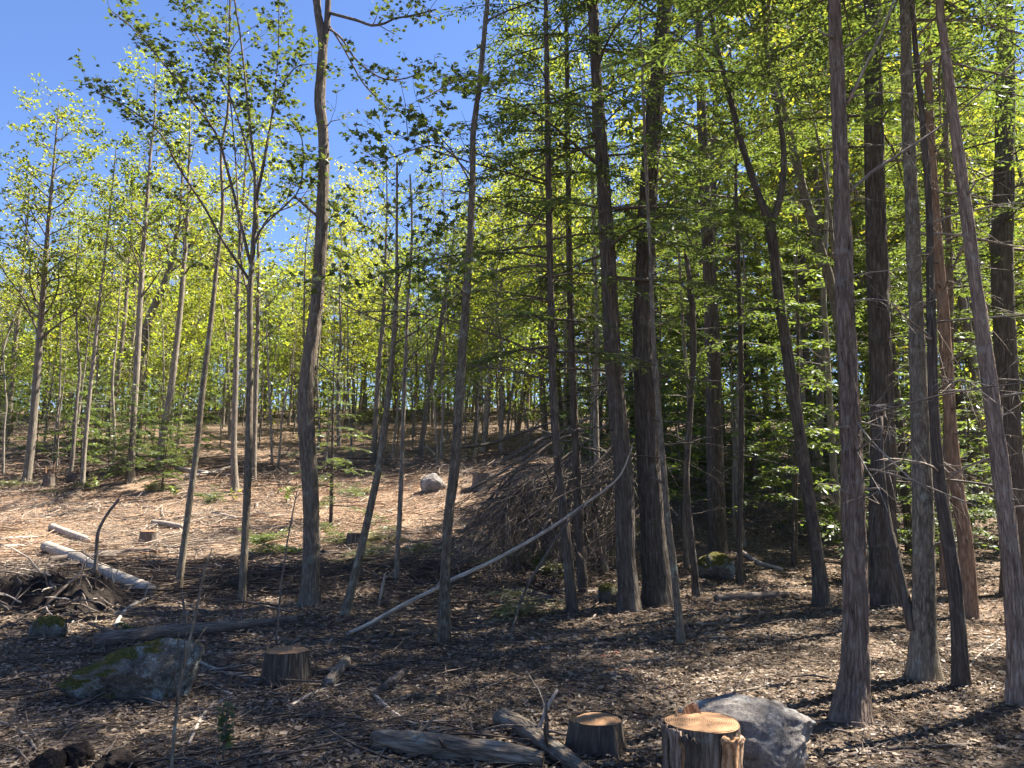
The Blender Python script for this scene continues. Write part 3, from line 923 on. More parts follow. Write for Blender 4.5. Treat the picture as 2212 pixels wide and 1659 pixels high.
    conifer('leaning_tree', 'slim dark trunk leaning left just right of the double-based trunk',
            [(2076, 1483, 33), (2072, 1390, 30), (2066, 1300, 29), (2054, 1200, 28), (2041, 1120, 27), (2026, 1010, 25), (2016, 850, 22), (2010, 620, 18), (2004, 400, 15)],
            'bark_dark', 14, (6.0, 43, 2.28, .8), [(7, 1.5, 6, .6, 1.6, 0, 2.5)], sides=24, wood='dead_grey')
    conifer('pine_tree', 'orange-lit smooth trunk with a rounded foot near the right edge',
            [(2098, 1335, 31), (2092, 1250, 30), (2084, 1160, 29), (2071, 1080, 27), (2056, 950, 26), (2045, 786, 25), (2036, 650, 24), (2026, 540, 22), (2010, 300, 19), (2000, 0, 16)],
            'bark_sunlit_orange', 17, (7.0, 43, 2.50, .8), [(8, 2, 8, .7, 1.8, 0, 2.5)], ridge=0, sides=24, flare=.1)
    conifer('spruce_tree', 'pale brown trunk at the right edge leaning strongly left as it rises',
            [(2206, 1520, 46), (2200, 1400, 42), (2188, 1250, 40), (2172, 1100, 38), (2150, 930, 35), (2128, 760, 32), (2106, 600, 29), (2082, 420, 27), (2058, 240, 25), (2036, 60, 22), (2030, 0, 21)],
            'bark_red', 16, (6.6, 53, 2.50, .8), [(16, 1.4, 7, .6, 1.8, A * .1, 1.9)], ridge=.006, sides=30, wood='dead_grey')
    conifer('pine_tree', 'dark thick furrowed trunk behind the pale leaning one at the right edge',
            [(2192, 1300, 52), (2188, 1100, 50), (2176, 850, 47), (2166, 600, 44), (2168, 400, 42), (2172, 200, 38), (2170, 0, 36)],
            'bark_dark', 18, (5.5, 53, 2.92, .8), [(8, 2, 8, .8, 2.0, A, 2)], Y=12.5, ridge=.014, sides=34)
    conifer('young_tree', 'slim reddish trunk between the double-based and the orange-lit trunks',
            [(2042, 1290, 20), (2040, 1150, 19), (2046, 950, 18), (2052, 700, 16), (2046, 400, 13), (2040, 150, 10)],
            'bark_red', 14, (4.2, 49, 2.28, .8), [(10, 1.2, 6, .6, 1.5, 0, 3)], Y=13.5, sides=18)
build_conifers()

# ------------------------------------------------------------------ farther traced trunks on the slope
def build_slope_trees():
    sp = dict(levels=2, gap=(.5, .34), len=(1.2, .5), dens=13, fuzz=.13, leaf=.17, shape='oval', tilt=.6, rise=.12, trop=.12, wob=.4)
    sp['dens'] = 24
    def t(name, label, pts, H, z0, n, L, bm='bark_far', leaf='leaf_far', Y=None, sides=12):
        o, P, Rr, Y = traced(name, label, pts, bm, H, Y=Y, sides=sides, step=.2, flare=.25)
        g = o.location.z
        lf, wd = MB(), MB()
        auto_crown(P, Rr, g + z0, g + H * .97, n, L, sp)(wd, lf)
        wd.build('branches', M['twig'], o); lf.build('crown', M[leaf], o, smooth=False)
        return o
    t('maple_tree', 'tallest sunlit tree at far left, pointed crown alone against the sky',
      [(58, 1042, 17), (70, 930, 16), (82, 780, 14), (92, 650, 12), (103, 500, 9), (114, 380, 6)], 15.6, 5.4, 46, 2.8)
    t('young_tree', 'thin pale sunlit trunk second from the tall far-left tree', [(178, 1052, 9), (184, 960, 8.5), (194, 850, 8), (204, 760, 8), (216, 640, 6)], 14, 5.5, 18, 1.6)
    t('maple_tree', 'straight grey trunk behind the clearing, left of the dark thin pole tree', [(283, 1042, 14), (287, 930, 13), (295, 800, 13), (303, 650, 12), (312, 500, 9)], 17, 7, 26, 2.2)
    t('leaning_tree', 'pair-footed pale trunk slanting right behind the clearing', [(342, 1018, 18), (352, 940, 15), (368, 850, 14), (382, 740, 12), (392, 640, 11), (404, 480, 8)], 17, 8, 24, 2.2)
    t('bent_tree', 'crooked thick trunk bending right above the slope', [(294, 960, 20), (300, 850, 19), (310, 740, 18), (325, 680, 16), (352, 620, 14), (372, 560, 12), (385, 480, 9)], 16.5, 9, 22, 2.6, 'bark_grey')
    t('leaning_tree', 'dark trunk slanting right left of the crooked thick one', [(228, 975, 10), (240, 900, 10), (256, 800, 10), (268, 700, 9), (276, 600, 7)], 15, 8, 18, 1.8, 'bark_grey')
    t('young_tree', 'pale trunk just behind and left of the fan-branched young maple', [(508, 1062, 16), (505, 960, 13), (508, 850, 12), (512, 720, 11), (515, 600, 9)], 15, 6, 20, 2.0)
    t('young_tree', 'brown trunk just right of the fan-branched young maple at the back of the clearing', [(548, 1040, 12), (550, 940, 11), (554, 800, 10), (558, 650, 8)], 14, 5, 20, 2.0)
    t('young_tree', 'slim trunk on the far left edge beyond the upturned stump', [(14, 955, 11), (24, 850, 10), (34, 740, 9), (48, 600, 7)], 15, 5, 22, 2.2)
    t('leaning_tree', 'dark trunk leaning right on the rise between two thin straight trunks', [(908, 985, 13), (916, 920, 12), (930, 830, 11), (944, 740, 10), (962, 640, 8), (975, 560, 6)], 11.5, 7, 10, 1.6, 'bark_grey')
    t('leaning_tree', 'dark trunk slanting right on the crest of the mound', [(1118, 935, 12), (1130, 860, 11), (1143, 770, 10), (1158, 690, 8), (1170, 600, 6)], 11, 6.5, 9, 1.5, 'bark_grey')
    t('young_tree', 'pale smooth trunk leaning right on the mound beside dangling dead twigs', [(1046, 975, 13), (1052, 900, 12), (1060, 800, 11), (1072, 690, 9), (1084, 600, 7)], 11, 7, 9, 1.5, 'bark_far')
    t('young_tree', 'grey trunk behind the leaning slim tree, forked with pale curled twigs', [(806, 1000, 13), (812, 900, 12), (818, 800, 11), (828, 680, 9)], 14, 6, 16, 2.0)
    # dark green young hemlock behind the tall maple
    for lab, x, y, w, H in (('dark young hemlock with full boughs to the ground right behind the tall maple', 715, 1135, 9, 4.6),
                            ('bushy little hemlock at the foot of the thin pale trunk on the slope', 236, 1000, 6, 3.0)):
        o, P, Rr, Y = traced('young_hemlock', lab, [(x, y, w), (x + 2, y - 120, w * .8)], 'bark_dark', H, sides=10, step=.2, flare=.1)
        wd, lf = MB(), MB(); g = o.location.z
        hemlock_crown(wd, lf, P, Rr, g + .5, g + H, 34, 1.5, .9, nl=.10, nw=.014)
        wd.build('branches', M['twig'], o); lf.build('crown', M['needles'], o, smooth=False)
build_slope_trees()

# ------------------------------------------------------------------ the forest behind: a few kinds, copied
def proto_trunk(H, r, bend, mat):
    p = [np.zeros(3) + np.array([0, 0, -.3])]
    d = np.array([0, 0, 1.0]); q = np.array([0, 0, 0.0])
    n = 10
    for i in range(n):
        p.append(q)
        d = nrm(d + np.array([random.gauss(0, bend), random.gauss(0, bend), .25]))
        q = q + d * H / n
    p.append(q)
    rr = [r * 1.15, r] + [r * (1 - .93 * ((i + 1) / n) ** 1.1) for i in range(n)]
    P, Rr = smooth_path(p, rr, .5)
    mb = MB(); tube(mb, P, Rr, 10, .1, flare=.25, lobes=.3, seed=random.randint(0, 90))
    return P, Rr, mb.mesh('trunk', M[mat])

def proto_broadleaf(H, r, z0, n, L, leaf, mat='bark_far', lm='leaf_far', dens=11, bend=.05):
    P, Rr, tm = proto_trunk(H, r, bend, mat)
    sp = dict(levels=2, gap=(.55, .4), len=(L * .45, L * .22), dens=dens, fuzz=.14, leaf=leaf, shape='oval', tilt=.65, rise=.12, trop=.12, wob=.4)
    wd, lf = MB(), MB()
    auto_crown(P, Rr, z0, H * .98, n, L, sp)(wd, lf)
    return [('trunk', tm), ('branches', wd.mesh('branches', M['twig'])), ('crown', lf.mesh('crown', M[lm], smooth=False))]

def proto_hemlock(H, r, z0, n, L, dead=14, mat='bark_dark', nl=.15, nw=.026, spacing=.11):
    P, Rr, tm = proto_trunk(H, r, .025, mat)
    wd, lf = MB(), MB()
    hemlock_crown(wd, lf, P, Rr, z0, H - .1, n, L, 1.0, nl=nl, nw=nw, spacing=spacing)
    for i in range(dead):
        z = random.uniform(.8, max(z0 * 1.3, 1.0))
        c, rr = trunk_at(P, Rr, z)
        az = random.uniform(0, 6.28)
        dead_limb(wd, c, np.array([math.cos(az), math.sin(az), random.uniform(-.1, .3)]), random.uniform(.5, 1.6), .010, -.2, 4)
    return [('trunk', tm), ('branches', wd.mesh('branches', M['twig'])), ('crown', lf.mesh('crown', M['needles'], smooth=False))]

def proto_pole(H, r):
    P, Rr, tm = proto_trunk(H, r, .05, 'bark_far')
    wd = MB()
    for i in range(26):
        z = random.uniform(1, H * .95); c, rr = trunk_at(P, Rr, z); az = random.uniform(0, 6.28)
        dead_limb(wd, c, np.array([math.cos(az), math.sin(az), random.uniform(0, .6)]), random.uniform(.4, 1.3), .009, -.1, 4)
    return [('trunk', tm), ('dead_branches', wd.mesh('dead_branches', M['dead_wood']))]

def place(name, proto, loc, rz, sc, label, cat, group, tilt=(0, 0)):
    o = thing(name, label, cat, loc, group)
    o.rotation_euler = (tilt[0], tilt[1], rz)
    o.scale = sc
    for nm, me in proto:
        c = bpy.data.objects.new(nm, me); COL.objects.link(c); c.parent = o
        if nm in ('branches', 'dead_branches'):
            c['kind'] = 'stuff'
    return o

MARKS = [(75, 'tall far-left tree'), (205, 'thin pale trunk'), (292, 'straight grey trunk'), (365, 'slanting pale trunk'), (435, 'dark thin pole tree'), (538, 'fan-branched maple'), (675, 'tall maple'),
         (830, 'slim leaning tree'), (990, 'lichen-barked trunk'), (1197, 'first thin hemlock'), (1332, 'stout hemlock'), (1395, 'thickest middle trunk'), (1490, 'splintered trunk'), (1600, 'thin straight trunk'),
         (1710, 'forked tree'), (1838, 'big reddish trunk'), (1905, 'massive dark trunk'), (1988, 'double-based trunk'), (2060, 'orange-lit trunk'), (2145, 'pale leaning edge trunk')]
def beside(v):
    m = min(MARKS, key=lambda a: abs(a[0] - v))
    return ('behind the ' if abs(m[0] - v) < 18 else 'just left of the ' if v < m[0] else 'just right of the ') + m[1]

def build_forest():
    BR = [proto_broadleaf(18, .13, 4.5, 46, 3.0, .20, dens=20), proto_broadleaf(17, .11, 3.4, 46, 2.6, .19, dens=20), proto_broadleaf(19, .15, 6.0, 40, 3.4, .21, 'bark_grey', dens=20),
          proto_broadleaf(15, .09, 2.8, 42, 2.2, .19, dens=20), proto_broadleaf(18, .12, 5.5, 40, 2.8, .20, bend=.09, dens=20)]
    SA = [proto_broadleaf(4.5, .03, .8, 15, 1.5, .15, lm='leaf_under', dens=18), proto_broadleaf(6.5, .04, 1.2, 18, 1.8, .15, lm='leaf_under', dens=18),
          proto_broadleaf(3.0, .02, .4, 11, 1.1, .13, lm='leaf_under', dens=18)]
    HE = [proto_hemlock(17, .15, 3.0, 62, 2.6), proto_hemlock(15, .12, 4.5, 50, 2.3), proto_hemlock(18, .18, 6.0, 50, 2.7, 18)]
    HS = [proto_hemlock(4.5, .04, .5, 34, 1.5, 4), proto_hemlock(7, .06, .9, 42, 1.8, 8)]
    PO = [proto_pole(10, .06), proto_pole(13, .08)]
    taken = []
    def free(x, y, dmin):
        for (a, b) in taken:
            if (a - x) ** 2 + (b - y) ** 2 < dmin * dmin:
                return False
        taken.append((x, y)); return True
    def vx(x, y):
        return (512 + FPX * x / (y * cP)) / S
    def limit(v):                 # how high above the horizon the tree tops reach, in degrees
        return float(np.interp(v, [-300, 0, 120, 250, 450, 650, 800, 1000, 1080, 1200, 2600], [17, 19, 21, 22.5, 24.5, 24, 22.5, 24, 30, 60, 60]))
    # trees whose crowns lie in the sun's path to the clearing stay low
    sunv = np.array([math.sin(SUN_AZ), math.cos(SUN_AZ)])
    CL = np.array([(cx, cy) for cx in np.arange(-15, -1.5, 1.2) for cy in np.arange(16.5, 27.5, 1.2)])
    CLZ = height(CL[:, 0], CL[:, 1])
    def sun_limit(x, y, z):
        best = 99.0
        d = np.array([x, y])[None] - CL
        t = d @ sunv
        side = np.abs(d[:, 0] * sunv[1] - d[:, 1] * sunv[0])
        k = (t > 2) & (side < 2.6)
        if k.any():
            best = float((CLZ[k] + t[k] * math.tan(SUN_EL)).min() - z)
        return best
    def add(kind, n, dr, vr, label, cat, group, name, ok=None, sc=(.8, 1.15), dmin=1.3, protos=None, baseH=None, tries=14):
        c = 0
        for k in range(n * tries):
            if c >= n:
                break
            d = math.sqrt(random.uniform(dr[0] ** 2, dr[1] ** 2))
            v = random.uniform(*vr)
            X = (v * S - 512) / FPX * cP * d
            if not (ok is None or ok(X, d, v)):
                continue
            i = random.randrange(len(protos))
            z = float(height(X, d))
            s = random.uniform(*sc); sz = s * random.uniform(.92, 1.1)
            lim = d * math.tan(R(limit(v))) * random.uniform(.55, 1.02) + CAM[2] - z
            lim = min(lim, sun_limit(X, d, z))
            if baseH[i] * sz > lim:
                sz = lim / baseH[i]
                if sz < .45:
                    continue
                s = max(.7, min(s, sz * 1.25))
            if not free(X, d, dmin):
                continue
            dp = ('nearer ', 'middle-distance ', 'distant ')[min(2, int(3 * (d - dr[0]) / (dr[1] - dr[0])))]
            place(name, protos[i], (X, d, z), random.uniform(0, 6.28), (s, s, sz), dp + label + ', ' + beside(v), cat, group, (random.gauss(0, .03), random.gauss(0, .03)))
            c += 1
    left_back = lambda x, d, v: True
    mound = lambda x, d, v: not (880 < v < 1230 and d < 29)
    add('b', 96, (37, 92), (-120, 1060), 'sunlit broadleaf tree behind the clearing', 'tree', 'broadleaf trees behind the clearing', 'broadleaf_tree', left_back, protos=BR, baseH=[18, 17, 19, 15, 18])
    add('h', 9, (38, 62), (-60, 1000), 'dark hemlock behind the clearing', 'tree', 'hemlocks behind the clearing', 'hemlock_tree', left_back, protos=HE, baseH=[17, 15, 18])
    add('b', 78, (24, 75), (1000, 2350), 'bright broadleaf tree glimpsed through conifers', 'tree', 'broadleaf trees behind the conifers', 'broadleaf_tree', mound, sc=(.9, 1.25), protos=BR, baseH=[18, 17, 19, 15, 18])
    add('h', 42, (15.5, 44), (1130, 2400), 'dark hemlock in the shaded stand', 'tree', 'hemlocks of the shaded stand', 'hemlock_tree', mound, sc=(.75, 1.15), dmin=1.6, protos=HE, baseH=[17, 15, 18])
    add('s', 240, (36, 78), (-100, 1200), 'yellow-green leafy sapling past the clearing', 'sapling', 'saplings behind the clearing', 'leafy_sapling', left_back, sc=(.8, 1.6), dmin=.9, protos=SA, baseH=[4.5, 6.5, 3])
    add('s', 74, (18, 48), (1150, 2350), 'leafy sapling among shaded conifers', 'sapling', 'saplings under the conifers', 'leafy_sapling', mound, sc=(.6, 1.1), dmin=1.0, protos=SA, baseH=[4.5, 6.5, 3])
    add('k', 14, (27, 45), (-60, 1000), 'small bushy hemlock past the clearing', 'sapling', 'small hemlocks behind the clearing', 'young_hemlock', left_back, sc=(.6, 1.0), protos=HS, baseH=[4.5, 7])
    add('k', 26, (14.5, 34), (1180, 2350), 'small feathery hemlock in shade', 'sapling', 'small hemlocks under the conifers', 'young_hemlock', mound, sc=(.6, 1.1), protos=HS, baseH=[4.5, 7])
    add('p', 60, (28, 60), (-60, 1250), 'bare dead pole on the slope', 'dead tree', 'dead poles on the slope', 'dead_pole', mound, sc=(.8, 1.2), protos=PO, baseH=[10, 13])
    add('p', 34, (14, 36), (1200, 2350), 'bare dead pole among conifers', 'dead tree', 'dead poles among the conifers', 'dead_pole', mound, sc=(.8, 1.2), protos=PO, baseH=[10, 13])
    for i, (v, d, k, s, lab) in enumerate([(1545, 21, 2, 1.1, 'leafy yellow-green tree behind the left arm of the forked tree'),
                                           (1760, 22, 4, 1.1, 'leafy tree seen between the forked tree and the big reddish trunk')]):
        X = (v * S - 512) / FPX * cP * d
        place('broadleaf_tree', BR[k], (X, d, float(height(X, d))), i * 1.7, (s, s, s), lab, 'tree', 'broadleaf trees behind the conifers')
    # unseen trees added beyond the right edge so their crowns shade the foreground
    for i, (x, y, k, s) in enumerate([(9.4, 6.4, 0, 1.0), (12.4, 7.4, 1, 1.1), (12.6, 10.4, 0, 1.05), (6.3, 1.4, 1, .9), (11.0, 3.8, 0, 1.0), (15.5, 10.5, 2, 1.1), (15.0, 6.2, 1, 1.1)]):
        place('hemlock_tree', HE[k], (x, y, float(height(x, y))), i * 1.3, (s, s, s), 'tall unseen hemlock just beyond the right edge, added to shade the foreground', 'tree', 'unseen hemlocks added beyond the right edge')
build_forest()

def distant_woods():
    mb = MB()
    n = 2100
    d = np.sqrt(RNG.uniform(55 ** 2, 100 ** 2, n)); x = RNG.uniform(-1, 1, n) * d * .78
    z = height_exact(x, d) + RNG.uniform(0, 1, n) ** 1.9 * 11
    rad = RNG.uniform(.8, 2.0, n)
    k = 46
    p = np.repeat(np.stack([x, d, z], -1), k, 0) + RNG.normal(0, 1, (n * k, 3)) * np.repeat(rad, k)[:, None] * np.array([.7, .7, .5])
    leaves(mb, p, .32, 'oval', (0, 0, 1), .7, np.clip(np.repeat(RNG.uniform(0, 1, n), k) * .6 + RNG.uniform(0, .4, n * k), 0, 1))
    o = mb.build('distant_woods', M['leaf_far'], smooth=False); o['kind'] = 'stuff'
    tag(o, 'hazy green mass of far woods closing the view behind the trunks', 'woods')
distant_woods()

# ------------------------------------------------------------------ logs, poles and branches on the ground
def disc(mb, c, axis, r, seed=0, n=28, depth=.0, r_noise=.06):
    axis = nrm(axis)
    ref = np.array([0, 0, 1.0]) if abs(axis[2]) < .8 else np.array([1.0, 0, 0])
    a = nrm(np.cross(axis, ref)); b = np.cross(axis, a)
    co = [c + axis * depth]; bc = [np.array([0, 0, seed * 1.0])]
    rings = 5
    for k in range(1, rings + 1):
        for i in range(n):
            th = 2 * math.pi * i / n
            rr = r * k / rings * (1 + r_noise * math.sin(3 * th + seed) * (k / rings))
            dz = depth * (1 - k / rings) + (random.uniform(-.004, .004) if k < rings else 0)
            co.append(c + a * rr * math.cos(th) + b * rr * math.sin(th) + axis * dz)
            bc.append(np.array([rr * math.cos(th), rr * math.sin(th), seed]))
    f3 = [[0, 1 + i, 1 + (i + 1) % n] for i in range(n)]
    f4 = []
    for k in range(rings - 1):
        o = 1 + k * n
        for i in range(n):
            j = (i + 1) % n
            f4.append([o + i, o + n + i, o + n + j, o + j])
    mb.add(np.array(co), [np.array(f3), np.array(f4)], np.array(bc))

def log(name, label, pts, m, ends=(None, None), rough=.1, ridge=0.0, sides=22, lift=.85, cat='log', Ys=None, group=None, knots=0, step=.05):
    """fallen trunk along measured picture points (x, y, width); rests on the ground"""
    P, rr = [], []
    for i, (x, y, w) in enumerate(pts):
        if Ys is not None and Ys[i] is not None:
            p = at(x, y, Ys[i]); r = pxr(w, Ys[i])
        else:
            p = hit(x, y); r = pxr(w, p[1]); p = hit(x, y, r * lift); r = pxr(w, p[1])
        P.append(p); rr.append(r)
    P, rr = smooth_path(P, rr, max(step, np.linalg.norm(np.array(P[-1]) - np.array(P[0])) / 90))
    k = int(np.argmin(P[:, 2]))
    o = thing(name, label, cat, (P[k][0], P[k][1], float(height(P[k][0], P[k][1]))), group)
    mb = MB(); sd = random.randint(1, 60)
    tube(mb, P, rr, sides, rough, 9, seed=sd, ridge=ridge)
    for j in range(knots):
        a = random.randint(2, len(P) - 3)
        t = nrm(P[a + 1] - P[a]); d = nrm(t * .5 + np.array([random.gauss(0, .5), random.gauss(0, .5), abs(random.gauss(0, .6))]))
        L = random.uniform(2.5, 6) * rr[a] + .05
        tube(mb, wander(P[a], d, L, 4, .15, 0), np.linspace(rr[a] * .3, rr[a] * .1, 5), 6)
    mb.build('stem', M[m], o)
    for e, (idx, nb) in zip(ends, ((0, 1), (-1, -2))):
        if e:
            ax = nrm(P[idx] - P[nb])
            mb = MB(); disc(mb, P[idx] + ax * .004, ax, rr[idx] * 1.0, sd, depth=.004)
            mb.build('cut_end', M[e], o)
    return o

def stick(name, label, pts, m='dead_wood', Ys=None, twigs=3, group=None, cat='branch', forks=()):
    P, rr = [], []
    for i, (x, y, w) in enumerate(pts):
        if Ys is not None and Ys[i] is not None:
            p = at(x, y, Ys[i]); r = pxr(w, Ys[i])
        else:
            p = hit(x, y, .01); r = pxr(w, p[1])
        P.append(p); rr.append(r)
    P, rr = smooth_path(P, rr, .08)
    k = int(np.argmin(P[:, 2]))
    o = thing(name, label, cat, (P[k][0], P[k][1], float(height(P[k][0], P[k][1]))), group)
    mb = MB(); tube(mb, P, rr, 8, .12, seed=random.randint(0, 60))
    st = mb.build('stem', M[m], o)
    for i in range(twigs):
        a = random.randint(len(P) // 4, max(len(P) // 4 + 1, len(P) - 2))
        a = min(a, len(P) - 2)
        t = nrm(P[a + 1] - P[a]); L = random.uniform(.12, .4)
        mb = MB()
        tube(mb, wander(P[a], t * .8 + np.array([random.gauss(0, .5), random.gauss(0, .5), abs(random.gauss(.1, .3))]), L, 4, .2, -.05), np.linspace(rr[a] * .5, rr[a] * .15, 5), 5)
        mb.build('twig', M[m], st, tuple(o.location))
    return o

def build_wood():
    log('birch_log', 'pale birch log lying on the slope at left behind the dark root bank',
        [(100, 1180, 22), (165, 1205, 25), (235, 1238, 26), (325, 1275, 27)], 'bark_birch', ('cut_old', 'cut_old'), .05)
    log('log', 'short pale log in the sunlit slash above the birch log', [(112, 1138, 15), (150, 1152, 15), (192, 1166, 12)], 'dead_wood', ('cut_old', 'cut_old'), .08)
    log('log', 'grey log end sticking out from under the birch log', [(106, 1212, 20), (165, 1206, 20), (250, 1202, 16)], 'dead_dark', ('cut_old', None), .1)
    log('log', 'dark log lying crosswise behind the birch log towards the thin pole tree', [(200, 1200, 15), (270, 1193, 16), (345, 1190, 15)], 'dead_dark', (None, 'cut_old'), .1, ridge=.006)
    log('log', 'low log in shadow at the edge of the sunlit clearing left of the birch log', [(105, 1228, 13), (150, 1222, 14), (205, 1218, 12)], 'dead_dark', ('cut_wood', None), .1)
    log('log', 'long dark log with a pale orange cut end lying behind the mossy boulder',
        [(202, 1388, 34), (260, 1378, 34), (340, 1368, 33), (430, 1360, 28), (520, 1350, 22), (640, 1338, 15)], 'dead_dark', ('cut_wood', None), .1, ridge=.008, knots=4)
    log('log', 'split grey log with an orange broken end in the bottom middle foreground',
        [(812, 1596, 36), (880, 1604, 46), (960, 1614, 46), (1050, 1624, 44), (1120, 1634, 43), (1172, 1642, 36)], 'bark_maple', ('cut_old', 'cut_wood'), .28, ridge=.022, sides=34, step=.03, knots=3)
    log('log', 'flaky pale-barked log slanting to the bottom edge left of the low stump',
        [(1082, 1550, 36), (1130, 1574, 38), (1180, 1608, 38), (1240, 1652, 40), (1290, 1692, 40)], 'bark_maple', ('cut_old', None), .24, ridge=.02, sides=34, step=.03, knots=2)
    log('log', 'short pale-barked log lying right of the middle stump', [(708, 1478, 26), (728, 1452, 25), (748, 1428, 22)], 'bark_maple', (None, None), .12)
    log('wood_chunk', 'dark broken chunk of wood tilted up right of the short pale log', [(828, 1486, 16), (850, 1470, 20), (872, 1452, 16)], 'dead_dark', (None, 'cut_old'), .15, cat='log')
    log('log', 'sunlit grey log half buried in slash below the thin hemlocks', [(1112, 1272, 12), (1150, 1282, 14), (1195, 1296, 14)], 'dead_dark', (None, None), .1)
    log('log', 'dark log lying flat between the forked tree and the splintered trunk', [(1545, 1292, 14), (1620, 1288, 16), (1700, 1284, 13)], 'dead_dark', (None, None), .12)
    log('log', 'pale slanting log in the sunny gap left of the forked tree', [(1600, 1190, 8), (1640, 1215, 8), (1690, 1230, 7)], 'dead_wood', (None, None), .08)
    log('log', 'grey weathered log along the back of the clearing', [(385, 1012, 9), (440, 1020, 9), (500, 1028, 8)], 'dead_wood', (None, None), .1)
    log('log', 'pale log pair at the back of the clearing left of the fan-branched young maple', [(400, 1030, 8), (440, 1024, 9), (505, 1008, 7)], 'dead_wood', (None, None), .1)
    log('log', 'small pale cut log lying at the sunny middle of the clearing', [(330, 1128, 12), (362, 1132, 12), (395, 1138, 11)], 'dead_wood', ('cut_wood', None), .08)
    # long pale pole leaning from the ground up to the stout hemlock
    b = hit(748, 1370)
    stick('leaning_pole', 'long pale bent pole leaning up from the ground to the stout hemlock',
          [(748, 1370, 6.5), (800, 1346, 7.5), (860, 1312, 8), (936, 1274, 8), (981, 1250, 8), (1050, 1219, 7.5), (1118, 1183, 7), (1187, 1142, 6.5), (1255, 1095, 5.5), (1335, 1032, 4), (1366, 965, 2.5)],
          'dead_wood', [None, 9.3, 9.4, 9.5, 9.6, 9.75, 9.95, 10.15, 10.3, 10.4, 10.4], 6, cat='pole')
    stick('leaning_branch', 'thin dark branch leaning upright in the leaf litter right of the lichen-barked trunk',
          [(1102, 1378, 5), (1118, 1320, 6), (1140, 1265, 6), (1175, 1205, 5), (1225, 1130, 4), (1262, 1090, 3)], 'twig', [None, 9.3, 9.4, 9.5, 9.6, 9.7], 6)
    stick('dead_stake', 'broken upright dead stake standing behind the birch log',
          [(205, 1246, 9), (208, 1200, 8), (212, 1150, 7), (232, 1110, 6), (256, 1080, 7)], 'dead_dark', [11.0, 11.0, 11.0, 11.0, 11.0], 2, cat='branch')
    stick('sapling_stem', 'thin leafless sapling stem rising from the bottom edge in front of the mossy boulder',
          [(368, 1720, 8), (375, 1600, 8), (386, 1500, 7), (402, 1420, 7), (420, 1340, 6), (440, 1240, 5), (458, 1185, 3)], 'bark_grey', [4.6, 4.6, 4.62, 4.65, 4.7, 4.75, 4.8], 5, cat='sapling')
    stick('sapling_stem', 'hair-thin upright stem behind the middle stump', [(596, 1392, 4), (604, 1300, 4), (616, 1200, 3.5), (630, 1120, 3), (642, 1060, 2.5)], 'twig', [7.6] * 5, 3, cat='sapling')
